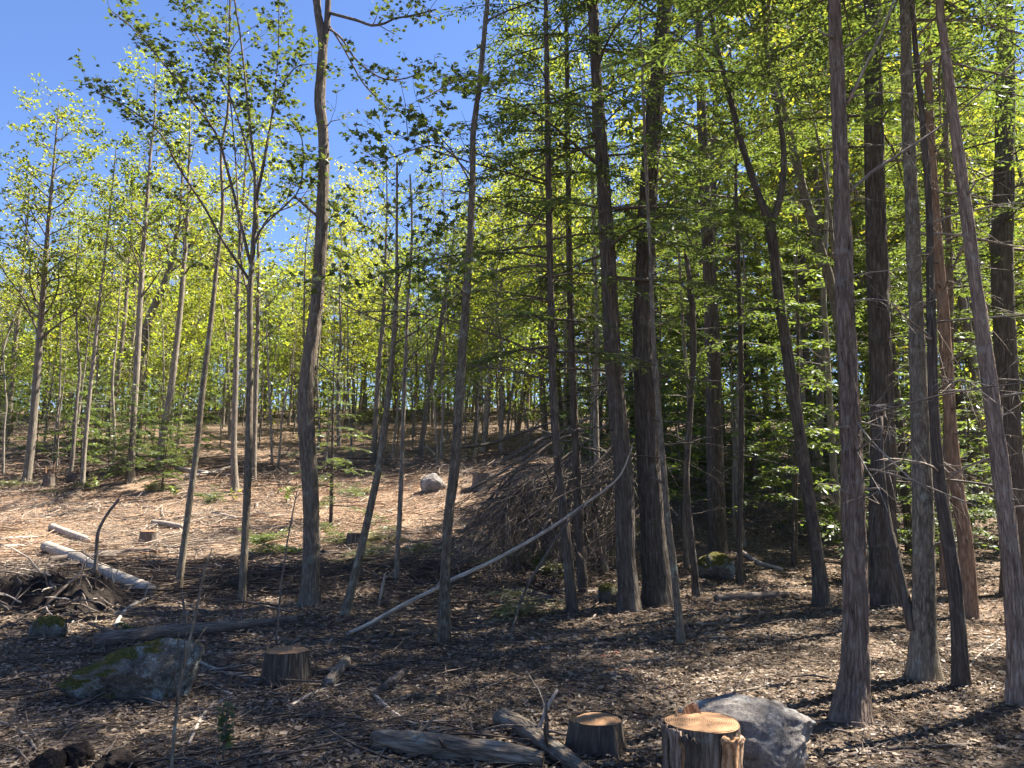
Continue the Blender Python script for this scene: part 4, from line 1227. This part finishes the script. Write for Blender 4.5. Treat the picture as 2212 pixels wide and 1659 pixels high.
    # single branches one can follow by eye
    L = [
        ('pale curved branch propped on the cut end of the long dark log', [(248, 1352, 8), (268, 1322, 8), (300, 1300, 7), (345, 1285, 4)], 'dead_wood'),
        ('bright pale branch in the sun below the mossy boulder', [(408, 1606, 6), (420, 1580, 8), (436, 1550, 8), (455, 1528, 7), (490, 1508, 5)], 'dead_wood'),
        ('straight pale stick pointing right of the middle stump', [(608, 1536, 9), (640, 1518, 9), (690, 1492, 8), (742, 1476, 5)], 'dead_wood'),
        ('long brown stick curving between the chunk of wood and the split log', [(808, 1500, 7), (838, 1530, 9), (868, 1552, 9), (905, 1570, 8), (945, 1584, 5)], 'dead_wood'),
        ('forked dark branch lying right of the grey boulder', [(1782, 1622, 9), (1880, 1620, 9), (1990, 1614, 8), (2120, 1606, 6)], 'dead_dark'),
        ('dark lower fork beside the grey boulder', [(1790, 1650, 8), (1830, 1632, 8), (1880, 1624, 6)], 'dead_dark'),
        ('dark curved branch lying just behind the grey boulder', [(1512, 1520, 6), (1560, 1508, 7), (1620, 1490, 8), (1670, 1482, 7), (1722, 1474, 5)], 'dead_dark'),
        ('slim pale stick lying level in front of the low stump', [(1098, 1601, 5), (1180, 1596, 7), (1270, 1590, 7), (1362, 1584, 5)], 'dead_wood'),
        ('bleached branch at the bottom edge left corner', [(-10, 1556, 8), (30, 1572, 9), (56, 1590, 8), (78, 1618, 5)], 'dead_wood'),
        ('long thin dark branch crossing from the birch log to the tall maple', [(300, 1262, 5), (380, 1300, 6), (480, 1330, 6), (580, 1362, 6), (700, 1366, 5)], 'dead_dark'),
        ('grey stick lying flat in front of the long dark log', [(300, 1402, 5), (370, 1394, 6), (450, 1380, 5)], 'dead_dark'),
        ('pale stub of branch beside the middle stump roots', [(446, 1478, 10), (470, 1490, 9), (500, 1500, 7)], 'dead_wood'),
        ('grey branch running from the mossy boulder to the middle stump', [(410, 1420, 6), (470, 1448, 9), (520, 1462, 10), (570, 1470, 9)], 'dead_wood'),
        ('thin branch arching over the ground left of the middle stump', [(405, 1426, 4), (470, 1412, 5), (540, 1414, 5), (590, 1420, 4)], 'dead_dark'),
        ('dark stick on the leaves right of the lichen-barked trunk foot', [(1370, 1400, 6), (1410, 1382, 8), (1450, 1378, 6)], 'dead_dark'),
        ('long fallen branch in the slash under the leaning slim tree', [(560, 1180, 6), (660, 1190, 7), (760, 1196, 6), (880, 1202, 4)], 'dead_dark'),
        ('pale branch curving out of the slash left of the mound', [(905, 1040, 4), (930, 1010, 4), (940, 985, 4), (920, 962, 3)], 'dead_wood'),
        ('thin dead branch lying on leaves by the right edge', [(2070, 1480, 4), (2110, 1420, 4), (2160, 1380, 3)], 'dead_wood'),
        ('level pale stick behind the stout hemlock foot', [(1175, 1275, 5), (1260, 1277, 5), (1345, 1276, 4)], 'dead_wood'),
        ('upright broken stick in front of the flaky log', [(1158, 1602, 8), (1170, 1560, 7), (1186, 1520, 7), (1204, 1490, 5)], 'dead_wood'),
        ('white stick jutting from the ground in front of the birch log', [(238, 1288, 6), (242, 1268, 6), (246, 1250, 5)], 'dead_wood'),
        ('pale broken stick jutting from the ground beside the leaning slim tree', [(818, 1310, 5), (826, 1270, 6), (832, 1240, 4)], 'dead_wood'),
        ('long pale branch lying in the sun across the upper clearing', [(460, 1106, 5), (520, 1120, 6), (600, 1130, 5)], 'dead_wood'),
        ('bleached branch across the sunlit slash at the left edge', [(0, 1165, 7), (40, 1162, 7), (95, 1160, 6)], 'dead_wood'),
        ('split pale stave in the slash at the left edge', [(0, 1182, 9), (30, 1180, 9), (62, 1178, 8)], 'dead_wood'),
    ]
    for lab, pts, m in L:
        Ys = None
        if 'upright' in lab or 'jutting' in lab:
            y0 = hit(pts[0][0], pts[0][1])[1]; Ys = [y0] * len(pts)
        stick('fallen_branch', lab, pts, m, Ys, 4 if len(pts) > 3 else 2)
    # alike ones scattered through the slash
    for reg, n, lab, grp, m in (((-10, 1000, 1055, 1150), 34, 'thin bleached branch in the sunlit slash', 'branches in the sunlit slash', 'dead_wood'),
                                ((240, 1000, 1170, 1260), 26, 'dark thin branch in the shaded slash', 'branches in the shaded slash', 'dead_dark'),
                                ((0, 900, 1290, 1640), 26, 'thin grey branch in left foreground leaves', 'branches in the left foreground', 'dead_dark'),
                                ((1000, 2200, 1300, 1640), 16, 'thin dark branch on right foreground leaves', 'branches in the right foreground', 'dead_dark')):
        for i in range(n):
            x, y = random.uniform(reg[0], reg[1]), random.uniform(reg[2], reg[3])
            p = hit(x, y)
            az = random.uniform(0, math.pi); Ln = random.uniform(.5, 2.2) * (1.0 if p[1] > 9 else .55)
            path = wander(p, (math.cos(az), math.sin(az), 0), Ln, 6, .25, 0)
            r = random.uniform(.006, .018) * (1.4 if p[1] > 14 else .7)
            path[:, 2] = height(path[:, 0], path[:, 1]) + r + np.abs(fbm(path[:, 0] * 1.5, path[:, 1] * 1.5, None, 2, i)) * .10
            o = thing('fallen_branch', lab + ', ' + beside(x), 'branch', path[0] - np.array([0, 0, r]), grp)
            P2, R2 = smooth_path(path, np.linspace(r, r * .35, 7), .1)
            mb = MB(); tube(mb, P2, R2, 6, .1, seed=i)
            st = mb.build('stem', M[m], o)
            for k in range(random.randint(1, 3)):
                a = random.randint(1, 5); mb = MB()
                tube(mb, wander(path[a], nrm(path[a] - path[a - 1]) + np.array([random.gauss(0, .6), random.gauss(0, .6), abs(random.gauss(0, .35))]), Ln * .25, 4, .2, 0), np.linspace(r * .5, r * .15, 5), 4)
                mb.build('twig', M[m], st, tuple(o.location))
build_wood()

# ------------------------------------------------------------------ stumps
BARKS = {}
def stump(label, x, y, w, h, m, top, flare=.5, sides=40, ragged=.0, tiltx=0.0, Y=None):
    p = hit(x, y) if Y is None else at(x, y, Y)
    Y = p[1]; r = pxr(w, Y); g = float(height(p[0], p[1]))
    H = h * S / FPX * Y
    o = thing('tree_stump', label, 'stump', (p[0], p[1], g))
    z = np.linspace(-.12, H, 22)
    path = np.stack([np.full(22, p[0]) + tiltx * z, np.full(22, p[1]), g + z], -1)
    mb = MB(); sd = random.randint(1, 80)
    tube(mb, path, np.full(22, r), sides, .10, 9, flare, .4, cap=False, seed=sd, ridge=.016)
    bk = mb.build('bark', M[m], o)
    BARKS[o.name] = bk
    mb = MB(); disc(mb, path[-1] - np.array([0, 0, .002]), np.array([0, 0, 1.0]), r * 1.0, sd, 36, depth=.008)
    mb.build('cut_face', M[top], o)
    if ragged:
        for k in range(6):
            a = random.gauss(2.4, .7); q = path[-1] + np.array([math.cos(a), math.sin(a), 0]) * r * random.uniform(.72, .95)
            t = np.array([-math.sin(a), math.cos(a), 0]); n = np.array([math.cos(a), math.sin(a), 0])
            wd, hh, th = random.uniform(.012, .07), random.uniform(.2, 1.3) * ragged, .010
            v = np.array([q - t * wd - n * th, q + t * wd - n * th, q + t * wd + n * th, q - t * wd + n * th,
                          q - t * wd * .4 + [0, 0, hh], q + t * wd * .5 + [0, 0, hh * .7], q + t * wd * .3 + n * th + [0, 0, hh * .7], q - t * wd * .4 + n * th + [0, 0, hh]])
            v[:4, 2] -= .03
            mb = MB(); mb.add(v, np.array([[0, 1, 5, 4], [1, 2, 6, 5], [2, 3, 7, 6], [3, 0, 4, 7], [4, 5, 6, 7]]))
            mb.build('splinter', M['cut_wood'], bk, tuple(o.location), smooth=False)
    return o, path, r, H

def build_stumps():
    stump('dark cut stump with an orange top standing right of the mossy boulder', 617, 1475, 86, 66, 'bark_dark', 'cut_wood', .35, ragged=.03)
    stump('low cut stump with flared roots in the bottom foreground left of the big torn stump', 1292, 1622, 96, 62, 'bark_dark', 'cut_wood', .6)
    o, path, r, H = stump('big torn stump with peeling bark and orange split wood before the grey boulder', 1525, 1735, 150, 158, 'bark_maple', 'cut_wood', .06, 44, ragged=.05)
    # peeled bark plates with orange edges on the big stump
    for a0, a1, zt, m, off in ((-2.75, -2.35, 1.03, 'bark_red', .016), (-2.30, -1.95, .97, 'bark_dark', .010), (-1.38, -.88, .985, 'cut_wood', .012), (-2.36, -2.29, .92, 'cut_wood', .014), (-.95, -.55, .93, 'cut_old', .004), (2.8, 3.4, 1.02, 'bark_red', .014)):
        mb = MB(); n, k = 7, 14
        co, bc = [], []
        for s in (1, 0):
            for j in range(k):
                z = H * zt * j / (k - 1) - .02
                for i in range(n):
                    a = a0 + (a1 - a0) * i / (n - 1) + .03 * math.sin(j * 1.3)
                    rr = r * 1.04 + off * s + .012 * s * math.sin(i * 2.1 + j * .6) * .4 + (.012 * s if j == k - 1 else 0)
                    zz = z + (random.uniform(-.02, .02) if j == k - 1 else 0)
                    co.append([path[0][0] + rr * math.cos(a), path[0][1] + rr * math.sin(a), path[0][2] + .12 + zz]); bc.append([rr * math.cos(a), rr * math.sin(a), z])
        f = []
        for s in (0, 1):
            for j in range(k - 1):
                for i in range(n - 1):
                    b = s * n * k + j * n + i
                    q = [b, b + 1, b + n + 1, b + n]
                    f.append(q if s == 0 else q[::-1])
        N = n * k
        for j in range(k - 1):
            f.append([j * n, (j + 1) * n, N + (j + 1) * n, N + j * n]); f.append([(j + 1) * n + n - 1, j * n + n - 1, N + j * n + n - 1, N + (j + 1) * n + n - 1])
        for i in range(n - 1):
            f.append([(k - 1) * n + i, (k - 1) * n + i + 1, N + (k - 1) * n + i + 1, N + (k - 1) * n + i])
        mb.add(np.array(co), np.array(f), np.array(bc))
        mb.build('bark_plate', M[m], BARKS[o.name], tuple(o.location))
    stump('grey stump in the sunlit slash right of the birch log', 322, 1172, 36, 24, 'dead_dark', 'cut_wood', .3)
    stump('grey stump on the sunny slope under the mound', 1043, 1052, 44, 30, 'dead_dark', 'cut_old', .35)
    stump('dark jagged stump at the left back of the clearing', 106, 1048, 24, 26, 'bark_dark', 'cut_old', .4, ragged=.35)
    stump('small dark stump behind the tall far-left tree', 172, 1040, 30, 18, 'bark_dark', 'cut_old', .4)
    stump('brown stump in the shaded slash between the tall maple and the leaning slim tree', 768, 1178, 34, 26, 'bark_dark', 'cut_old', .3)
build_stumps()

# ------------------------------------------------------------------ boulders and soil clods
import bmesh
def boulder(name, label, x0, x1, ytop, ybase, m, seed, Y=None, flat=.7, deep=.8, cuts=5, cat='boulder', rough=.16, sub=5, sink=.25, skew=0.0):
    b = hit((x0 + x1) / 2, ybase) if Y is None else at((x0 + x1) / 2, ybase, Y)
    Y = b[1]
    w = pxr(x1 - x0, Y); h = (ybase - ytop) * S / FPX * Y
    bm = bmesh.new(); bmesh.ops.create_icosphere(bm, subdivisions=sub, radius=1.0)
    co = np.array([v.co[:] for v in bm.verts]); f = np.array([[v.index for v in fc.verts] for fc in bm.faces]); bm.free()
    rg = np.random.default_rng(seed)
    for k in range(cuts):
        n = nrm(rg.normal(0, 1, 3) * np.array([1, 1, .7])); d = rg.uniform(.62, .85)
        ov = np.clip(co @ n - d, 0, None)
        co = co - ov[:, None] * n[None] * .85
    co = co * (1 + rough * fbm(co[:, 0] * 1.7 + seed, co[:, 1] * 1.7, co[:, 2] * 1.7, 4, seed)[:, None] + (.035 if m == 'soil' else .05) * fbm(co[:, 0] * 8, co[:, 1] * 9, co[:, 2] * 9, 3, seed + 5)[:, None])
    co[:, 0] *= w / np.abs(co[:, 0]).max()
    co[:, 1] *= w * deep / np.abs(co[:, 1]).max()
    co[:, 2] = (co[:, 2] - co[:, 2].max()) / (co[:, 2].max() - co[:, 2].min()) * h * (1 + sink) + h
    if skew:
        co[:, 2] *= 1 + skew * co[:, 0] / w
    yc = b[1] + w * deep * .55
    g = float(height(b[0], b[1]))
    mb = MB(); mb.add(co + np.array([b[0], yc, g]), f, None, .5)
    o = mb.build(name, M[m], None, origin=(b[0], yc, g))
    return tag(o, label, cat)

boulder('boulder', 'wide low boulder with green moss and pale blue lichen at left foreground', 106, 410, 1410, 1512, 'rock_left', 5, deep=.62, cuts=8, skew=.42, sub=6, rough=.34, sink=.6)
boulder('boulder', 'grey angular boulder with a white lichen patch behind the big torn stump', 1484, 1792, 1536, 1700, 'rock_right', 12, deep=.72, cuts=9, Y=4.55, sink=.1, sub=6, rough=.24)
boulder('boulder', 'mossy rounded rock in the dark hollow right of the splintered trunk', 1512, 1592, 1196, 1252, 'rock_left', 21, cuts=3)
boulder('boulder', 'grey rock on the sunny slope left of the mound', 905, 965, 1022, 1062, 'rock_right', 31, cuts=4)
boulder('boulder', 'small dull rock lying at the foot of the stout hemlock', 1290, 1336, 1262, 1302, 'rock_left', 41, cuts=3)
boulder('rock', 'small grass-matted hummock in the shade at the left edge', 50, 130, 1335, 1382, 'rock_left', 51, cuts=2)
boulder('soil_clod', 'dark clod of earth at the bottom left corner', 60, 130, 1610, 1660, 'soil', 61, cuts=2, rough=.4, cat='soil', Y=4.7)
boulder('soil_clod', 'lumpy dark soil heap behind the bleached branch at the bottom left', 118, 190, 1600, 1650, 'soil', 62, cuts=2, rough=.45, cat='soil', Y=4.8)
boulder('soil_clod', 'flat lump of dark earth at the bottom edge under the leafless stem', 190, 300, 1628, 1668, 'soil', 63, cuts=2, rough=.4, cat='soil', Y=4.75)

def root_bank():
    o = thing('root_mass', 'dark upturned mass of earth and tangled roots at the left edge', 'root mass', hit(60, 1320))
    mb = MB()
    n, k = 130, 70
    c = hit(110, 1300); Y = c[1]
    W = pxr(330, Y); Hh = .36
    U, V = np.meshgrid(np.linspace(-1, 1, n), np.linspace(-1, 1, k))
    X = c[0] - W * .35 + U * W * 1.1; Yy = Y + .35 + V * .75
    e = np.clip(1 - np.abs(U) ** 5, 0, 1) * np.clip(1 - np.abs(V) ** 4, 0, 1)
    Z = height(X, Yy) - .06 + e * Hh * (.75 + .55 * fbm(X * 2.3, Yy * 2.3, None, 5, 91) + .55 * fbm(X * 8, Yy * 8, None, 4, 92))
    i = np.arange(k - 1)[:, None] * n; j = np.arange(n - 1)[None]
    q = np.stack([i + j, i + j + 1, i + n + j + 1, i + n + j], -1).reshape(-1, 4)
    mb.add(np.stack([X, Yy, Z], -1).reshape(-1, 3), q)
    mb.build('earth', M['soil'], o)
    for a in range(90):
        u = random.randrange(12, n - 8); v = random.randrange(3, k // 2 + 6)
        p = np.array([X[v, u], Yy[v, u], Z[v, u] - .03])
        d = np.array([random.gauss(0, .8), -random.uniform(.1, .9), random.gauss(.15, .5)])
        mb = MB(); r = random.uniform(.005, .022)
        tube(mb, wander(p, d, random.uniform(.25, 1.0), 7, .6, -.2), np.linspace(r, r * .3, 8), 5, seed=a)
        mb.build('root', M['dead_dark' if a % 4 else 'dead_wood'], o)
root_bank()

# ------------------------------------------------------------------ fallen conifer top: the brush heap in the middle
def brush():
    o = thing('brush_heap', 'large dark heap of bare conifer branches slumped below the mound behind the thin hemlocks', 'brush heap', hit(1150, 1150))
    for lab, pts, Ys, w in (('fallen_stem', [(985, 968), (1060, 958), (1130, 934), (1204, 908)], (18, 18.6, 19.4, 20.5), 8),
                            ('fallen_stem', [(1065, 1006), (1120, 978), (1187, 942), (1260, 930)], (16.5, 17, 17.6, 18), 11),
                            ('fallen_stem', [(1000, 1150), (1037, 1100), (1110, 1025), (1197, 953), (1260, 935)], (13.2, 13.6, 14.4, 15.4, 15.9), 6),
                            ('fallen_stem', [(1040, 1120), (1150, 1040), (1250, 965), (1330, 900)], (14, 14.6, 15.2, 15.8), 7),
                            ('fallen_stem', [(1080, 1160), (1180, 1100), (1290, 1000), (1350, 930)], (12.9, 13.3, 13.8, 14.2), 6),
                            ('fallen_stem', [(1010, 1060), (1100, 1010), (1220, 930), (1290, 895)], (16, 16.6, 17.2, 17.8), 7),
                            ('fallen_stem', [(1110, 1140), (1200, 1080), (1300, 1030), (1390, 1010)], (13, 13.4, 13.8, 14.2), 8)):
        p = np.array([at(x, y, Yk) for (x, y), Yk in zip(pts, Ys)])
        P, Rr = smooth_path(p, np.linspace(pxr(w, Ys[0]), pxr(w * .7, Ys[-1]), len(p)), .2)
        mb = MB(); tube(mb, P, Rr, 8, .1); mb.build(lab, M['dead_dark'], o)
    k = 0
    for i in range(240):
        # branches sweep from upper right down to the lower left
        x = random.uniform(1085, 1400); y = random.uniform(930 + (1400 - x) * .28, 1110)
        Y0 = random.uniform(12.8, 15.8)
        s = at(x, y, Y0)
        e = at(x - (random.uniform(60, 230) if random.random() < .65 else random.uniform(-140, 60)), y + random.uniform(60, 200), Y0 - random.uniform(.2, 1.6))
        e[2] = max(e[2], float(height(e[0], e[1])) + .02)
        s[2] = max(s[2], float(height(s[0], s[1])) + .1)
        L = np.linalg.norm(e - s)
        mb = MB()
        path = wander(s, (e - s) / L + np.array([random.gauss(0, .25), random.gauss(0, .25), random.gauss(0, .18)]), L, 8, .3, -.08)
        path[:, 2] = np.maximum(path[:, 2], height(path[:, 0], path[:, 1]) + .02)
        r = random.uniform(.008, .018)
        tube(mb, path, np.linspace(r, r * .3, 9), 4, cap=False, seed=i)
        for q in range(10):
            a = random.randint(1, 7); t = nrm(path[a + 1] - path[a])
            p2 = wander(path[a], t * .8 + np.array([random.gauss(0, .5), random.gauss(0, .5), random.gauss(-.1, .35)]), random.uniform(.2, .7), 4, .25, -.2)
            tube(mb, p2, np.linspace(r * .5, r * .15, 5), 3, cap=False)
        mb.build('branch', M['twig' if i % 5 else 'dead_dark'], o)
brush()

# ------------------------------------------------------------------ cut green boughs, small plants
def bough(label, x, y, L, az, m='needles_cut', name='cut_bough', n=5):
    p = hit(x, y)
    o = thing(name, label, 'bough', p)
    wd, lf = MB(), MB()
    for k in range(n):
        a = az + random.uniform(-.9, .9)
        path = wander(p + np.array([random.gauss(0, .15), random.gauss(0, .15), .05 + .05 * k]), (math.cos(a), math.sin(a), random.uniform(.05, .5)), L * random.uniform(.6, 1.1), 6, .2, -.3)
        path[:, 2] = np.maximum(path[:, 2], height(path[:, 0], path[:, 1]) + .03)
        tube(wd, path, np.linspace(.010, .003, 7), 5)
        needle_fan(lf, path, .22 * L + .12, .06, .13, .010, 0, .05)
        for q in range(3):
            b = random.randint(1, 4); p2 = wander(path[b], nrm(path[b + 1] - path[b]) + np.array([random.gauss(0, .6), random.gauss(0, .6), random.gauss(.1, .3)]), L * .4, 4, .2, -.2)
            p2[:, 2] = np.maximum(p2[:, 2], height(p2[:, 0], p2[:, 1]) + .03)
            needle_fan(lf, p2, .18, .05, .13, .010, 0, .05)
    wd.build('stem', M['twig'], o); lf.build('needles', M[m], o, smooth=False)

for args in (('sunlit yellow-green cut bough left of the thin hemlocks', 1115, 1225, 1.1, 1.6), ('pale drooping cut bough below the leaning pole', 1090, 1180, 1.0, 2.0),
             ('bright cut bough at the foot of the first thin hemlock', 1190, 1250, .9, 2.6), ('cut bough lying among leaves right of the lichen-barked trunk', 1180, 1330, .7, 2.9),
             ('green cut bough in the slash between the tall maple and the fan-branched maple', 600, 1175, 1.0, 2.4, 'needles'), ('dull green cut bough left of the tall maple foot', 560, 1200, 1.0, 1.4, 'needles'),
             ('green cut bough right of the tall maple', 730, 1180, 1.0, 1.2, 'needles'), ('cut bough under the leaning slim tree', 810, 1210, .9, 2.2), ('green-tinged cut bough left of the very thin sapling trunk', 840, 1175, 1.0, 1.9),
             ('cut bough between the very thin sapling trunk and the lichen-barked trunk', 920, 1200, .9, 1.5), ('faded bough on the slope at the far left edge', 20, 1055, 1.6, 1.5), ('faded bough beside the jagged stump', 150, 1062, 1.6, 2.1),
             ('pale needle tuft in the hollow behind the stout hemlock', 1330, 1215, .6, 1.6), ('small green bough on the sunlit slash above the long pale branch', 470, 1085, .9, 2.0, 'needles'), ('faded bough on the slope left of the dark thin pole tree', 340, 1062, 1.2, 1.4), ('low faded bough right of the tall maple in the sunlit slash', 770, 1075, 1.2, 1.8), ('dull bough below the dark young hemlock', 690, 1150, .9, 1.8, 'needles')):
    bough(*args)

def small_plant(label, x, y, h, n, lsize, m='leaf_under', shape='oval', Y=None, wide=.35):
    p = hit(x, y) if Y is None else at(x, y, Y)
    p[2] = float(height(p[0], p[1]))
    o = thing('leafy_plant', label, 'plant', p)
    wd, lf = MB(), MB()
    for k in range(max(1, n // 9)):
        path = wander(p, (random.gauss(0, wide), random.gauss(0, wide), 1), h * random.uniform(.7, 1.05), 6, .2, .05)
        tube(wd, path, np.linspace(.006, .002, 7), 5)
        u = np.random.default_rng(random.randint(0, 1 << 30)); f = u.uniform(.25, 1, 9) * 5.99; a = f.astype(int)
        q = path[a] + (path[np.minimum(a + 1, 6)] - path[a]) * (f - a)[:, None]
        leaves(lf, q, lsize, shape, (0, -.3, 1), .45, u.uniform(0, 1, 9), dirs=u.normal(0, 1, (9, 3)) * np.array([1, 1, .2]))
    wd.build('stem', M['twig'], o); lf.build('leaves', M[m], o, smooth=False)

small_plant('upright leafy seedling at the bottom edge left of the split log', 484, 1640, .40, 45, .065, 'leaf_near', Y=4.9, wide=.12)
small_plant('small green sprig in front of the long dark log', 268, 1375, .22, 18, .10, 'leaf_near')
small_plant('bright yellow-green seedling on the sunny clearing left of the tall maple', 618, 1085, .5, 36, .14)
small_plant('yellow-green plant beside the thin pale trunk on the slope', 203, 1062, .7, 30, .14)
small_plant('low yellow plant at the foot of the pale trunk behind the young maple', 505, 1080, .4, 26, .14)
small_plant('low leafy plant below the logs at the back of the clearing', 375, 1075, .5, 30, .14)
small_plant('bushy low plant under the mound right of the lichen-barked trunk', 1020, 1000, .9, 60, .15, 'leaf_near')

# ------------------------------------------------------------------ litter: what nobody could count
def in_view(n, y0, y1, margin=1.12):
    y = np.sqrt(RNG.uniform(y0 ** 2, y1 ** 2, n))
    x = RNG.uniform(-1, 1, n) * y * (512 / FPX) * margin
    return x, y

def litter():
    mb = MB()
    for n, y0, y1, sz, shape in ((42000, 3.6, 8.5, .036, 'oval'), (5000, 3.6, 9, .07, 'flat'), (30000, 8.5, 15, .06, 'oval'), (4000, 8.5, 15, .08, 'flat'), (22000, 15, 34, .10, 'oval')):
        x, y = in_view(n, y0, y1)
        cl = clearing(x, y)
        keep = (RNG.random(n) > cl * .55) & (RNG.random(n) < 1.15 + 1.1 * fbm(x * 1.1, y * 1.1, None, 3, 18))
        x, y = x[keep], y[keep]; k = len(x)
        z = height(x, y) + RNG.uniform(.004, .03, k)
        patch = np.clip(.5 + .9 * fbm(x * .8, y * .8, None, 3, 8), 0, 1)
        t = np.clip(RNG.uniform(0, 1, k) ** 1.2 * .75 + patch * .3, 0, 1)
        leaves(mb, np.stack([x, y, z], -1), sz, shape, (0, 0, 1), .14 if shape == 'flat' else .26, t, curl=.2)
    o = mb.build('leaf_litter', M['litter'], smooth=False)
    o['kind'] = 'stuff'; tag(o, 'brown and tan fallen leaves carpeting the forest floor', 'leaf litter')

    mb = MB()
    def prisms(P, r):             # three-sided bent sticks: P (n, 4, 3), r (n, 4)
        n, m = P.shape[:2]
        d = nrm(P[:, -1] - P[:, 0]); e = nrm(np.stack([-d[:, 1], d[:, 0], np.zeros(n)], -1)); u = np.cross(d, e)
        th = np.array([.5, 2.6, 4.7])
        off = e[:, None, None] * np.cos(th)[None, None, :, None] + u[:, None, None] * np.sin(th)[None, None, :, None]
        V = P[:, :, None] + off * r[:, :, None, None]
        L = np.linalg.norm(P - P[:, :1], axis=-1)
        bc = np.stack([np.cos(th)[None, None] * r[:, :, None] + np.arange(n)[:, None, None] * .37, np.sin(th)[None, None] * r[:, :, None] + np.zeros((n, 1, 1)), np.repeat(L[:, :, None], 3, 2)], -1)
        a = np.arange(m - 1)[:, None] * 3; k = np.arange(3)[None]; k2 = (k + 1) % 3
        q = np.stack([a + k, a + k2, a + 3 + k2, a + 3 + k], -1).reshape(-1, 4)
        F = (np.arange(n)[:, None, None] * (m * 3) + q[None]).reshape(-1, 4)
        mb.add(V.reshape(-1, 3), F, bc.reshape(-1, 3))

    def many(n, x, y, L0, L1, r0, r1, lift):
        ori = 3.0 * vnoise(x * .45, y * .45, None, 33)
        az = np.where(RNG.random(n) < .4, RNG.uniform(0, math.pi, n), ori + RNG.normal(0, .35, n))
        L = L0 + (L1 - L0) * RNG.random(n) ** 1.8
        d = np.stack([np.cos(az), np.sin(az), np.zeros(n)], -1); e = np.stack([-d[:, 1], d[:, 0], np.zeros(n)], -1)
        u = np.array([-.5, -.15, .2, .5])[None] * L[:, None]
        w = np.concatenate([np.zeros((n, 1)), RNG.normal(0, .09, (n, 3))], 1) * L[:, None]
        P = np.stack([x, y, np.zeros(n)], -1)[:, None] + d[:, None] * u[..., None] + e[:, None] * w[..., None]
        h0, h1 = RNG.random(n), RNG.random(n)
        P[..., 2] = height(P[..., 0], P[..., 1]) + r1 * .5 + np.abs(RNG.normal(0, lift, n))[:, None] * (h0[:, None] + (h1 - h0)[:, None] * np.linspace(0, 1, 4)[None])
        r = r0 + (r1 - r0) * RNG.random(n) ** 2
        prisms(P, r[:, None] * np.array([1, .85, .65, .35])[None])
        for rep_ in range(2):
            sg = RNG.choice([-1, 1], n)
            Q = P[:, 1 + rep_]
            D = (d * .6 + e * sg[:, None] * .5 + np.stack([np.zeros(n), np.zeros(n), RNG.random(n) * .35], -1)) * (L * RNG.uniform(.15, .4, n))[:, None]
            T = np.stack([Q, Q + D * .35 + e * .03 * L[:, None], Q + D * .7, Q + D], 1)
            prisms(T, (r * .5)[:, None] * np.array([1, .8, .5, .3])[None])
    x = RNG.uniform(-19, 3.5, 5200); y = RNG.uniform(14.5, 31, 5200)
    keep = RNG.random(5200) < (clearing(x, y) + .15) * np.clip(.55 + 1.6 * fbm(x * .5, y * .5, None, 3, 19), 0, 1)
    x, y = x[keep], y[keep]
    many(len(x), x, y, .3, 1.6, .005, .016, .06)
    n = 2600                      # coarser pale sticks standing off the ground
    x = RNG.uniform(-19, 3, n); y = RNG.uniform(15, 30, n)
    k = RNG.random(n) < (clearing(x, y) + .1) * np.clip(.4 + 2 * fbm(x * .4, y * .4, None, 3, 20), 0, 1)
    many(int(k.sum()), x[k], y[k], .4, 2.4, .008, .022, .13)
    o = mb.build('dry_slash', M['slash']); o['kind'] = 'stuff'
    tag(o, 'brown dry twigs and chips covering the sunlit clearing', 'slash')
    mb = MB()
    n = 5200
    x = RNG.uniform(-21, 3.5, n); y = RNG.uniform(14.5, 36, n)
    k = RNG.random(n) < (clearing(x, y) + .1) * np.clip(.5 + 1.8 * fbm(x * .45, y * .45, None, 3, 29), 0, 1)
    many(int(k.sum()), x[k], y[k], .3, 2.0, .005, .018, .10)
    o = mb.build('bleached_slash', M['dead_wood']); o['kind'] = 'stuff'
    tag(o, 'bleached grey sticks strewn across the sunlit clearing', 'slash')
    mb = MB()
    x = RNG.uniform(-21, 3.5, n); y = RNG.uniform(14.5, 36, n)
    k = RNG.random(n) < (clearing(x, y) + .1) * np.clip(.45 + 1.8 * fbm(x * .35 + 9, y * .35, None, 3, 30), 0, 1)
    many(int(k.sum()), x[k], y[k], .3, 1.8, .006, .022, .12)
    o = mb.build('dark_slash', M['dead_dark']); o['kind'] = 'stuff'
    tag(o, 'dark criss-cross branches tangled over the sunlit clearing', 'slash')
    mb = MB()
    x, y = in_view(2400, 3.8, 9); many(2400, x, y, .08, .6, .0015, .006, .03)
    n = 420; y = RNG.uniform(4.5, 10.5, n); x = -y * RNG.uniform(.0, .72, n); many(n, x, y, .4, 1.4, .004, .012, .06)
    x, y = in_view(1800, 9, 16); many(1800, x, y, .15, .9, .003, .009, .05)
    n = 2300
    x = RNG.uniform(-9.5, 1.5, n); y = RNG.uniform(10.8, 16.5, n)
    k = RNG.random(n) < .9 * np.exp(-((y - 13.6) / 2.2) ** 2) * (.6 + .6 * (vnoise(x * .7, y * .7, None, 66) > -.1))
    many(int(k.sum()), x[k], y[k], .4, 2.2, .005, .02, .12)
    n = 3200
    x = RNG.uniform(-26, 8, n); y = RNG.uniform(26, 40, n)
    k = RNG.random(n) < np.exp(-((y - 31) / 4) ** 2) * (vnoise(x * .35, y * .35, None, 67) > -.15)
    many(int(k.sum()), x[k], y[k], .5, 3.0, .012, .035, .28)
    o = mb.build('fallen_twigs', M['dead_dark']); o['kind'] = 'stuff'
    tag(o, 'small dark twigs strewn over the shaded leaf litter', 'twigs')
litter()
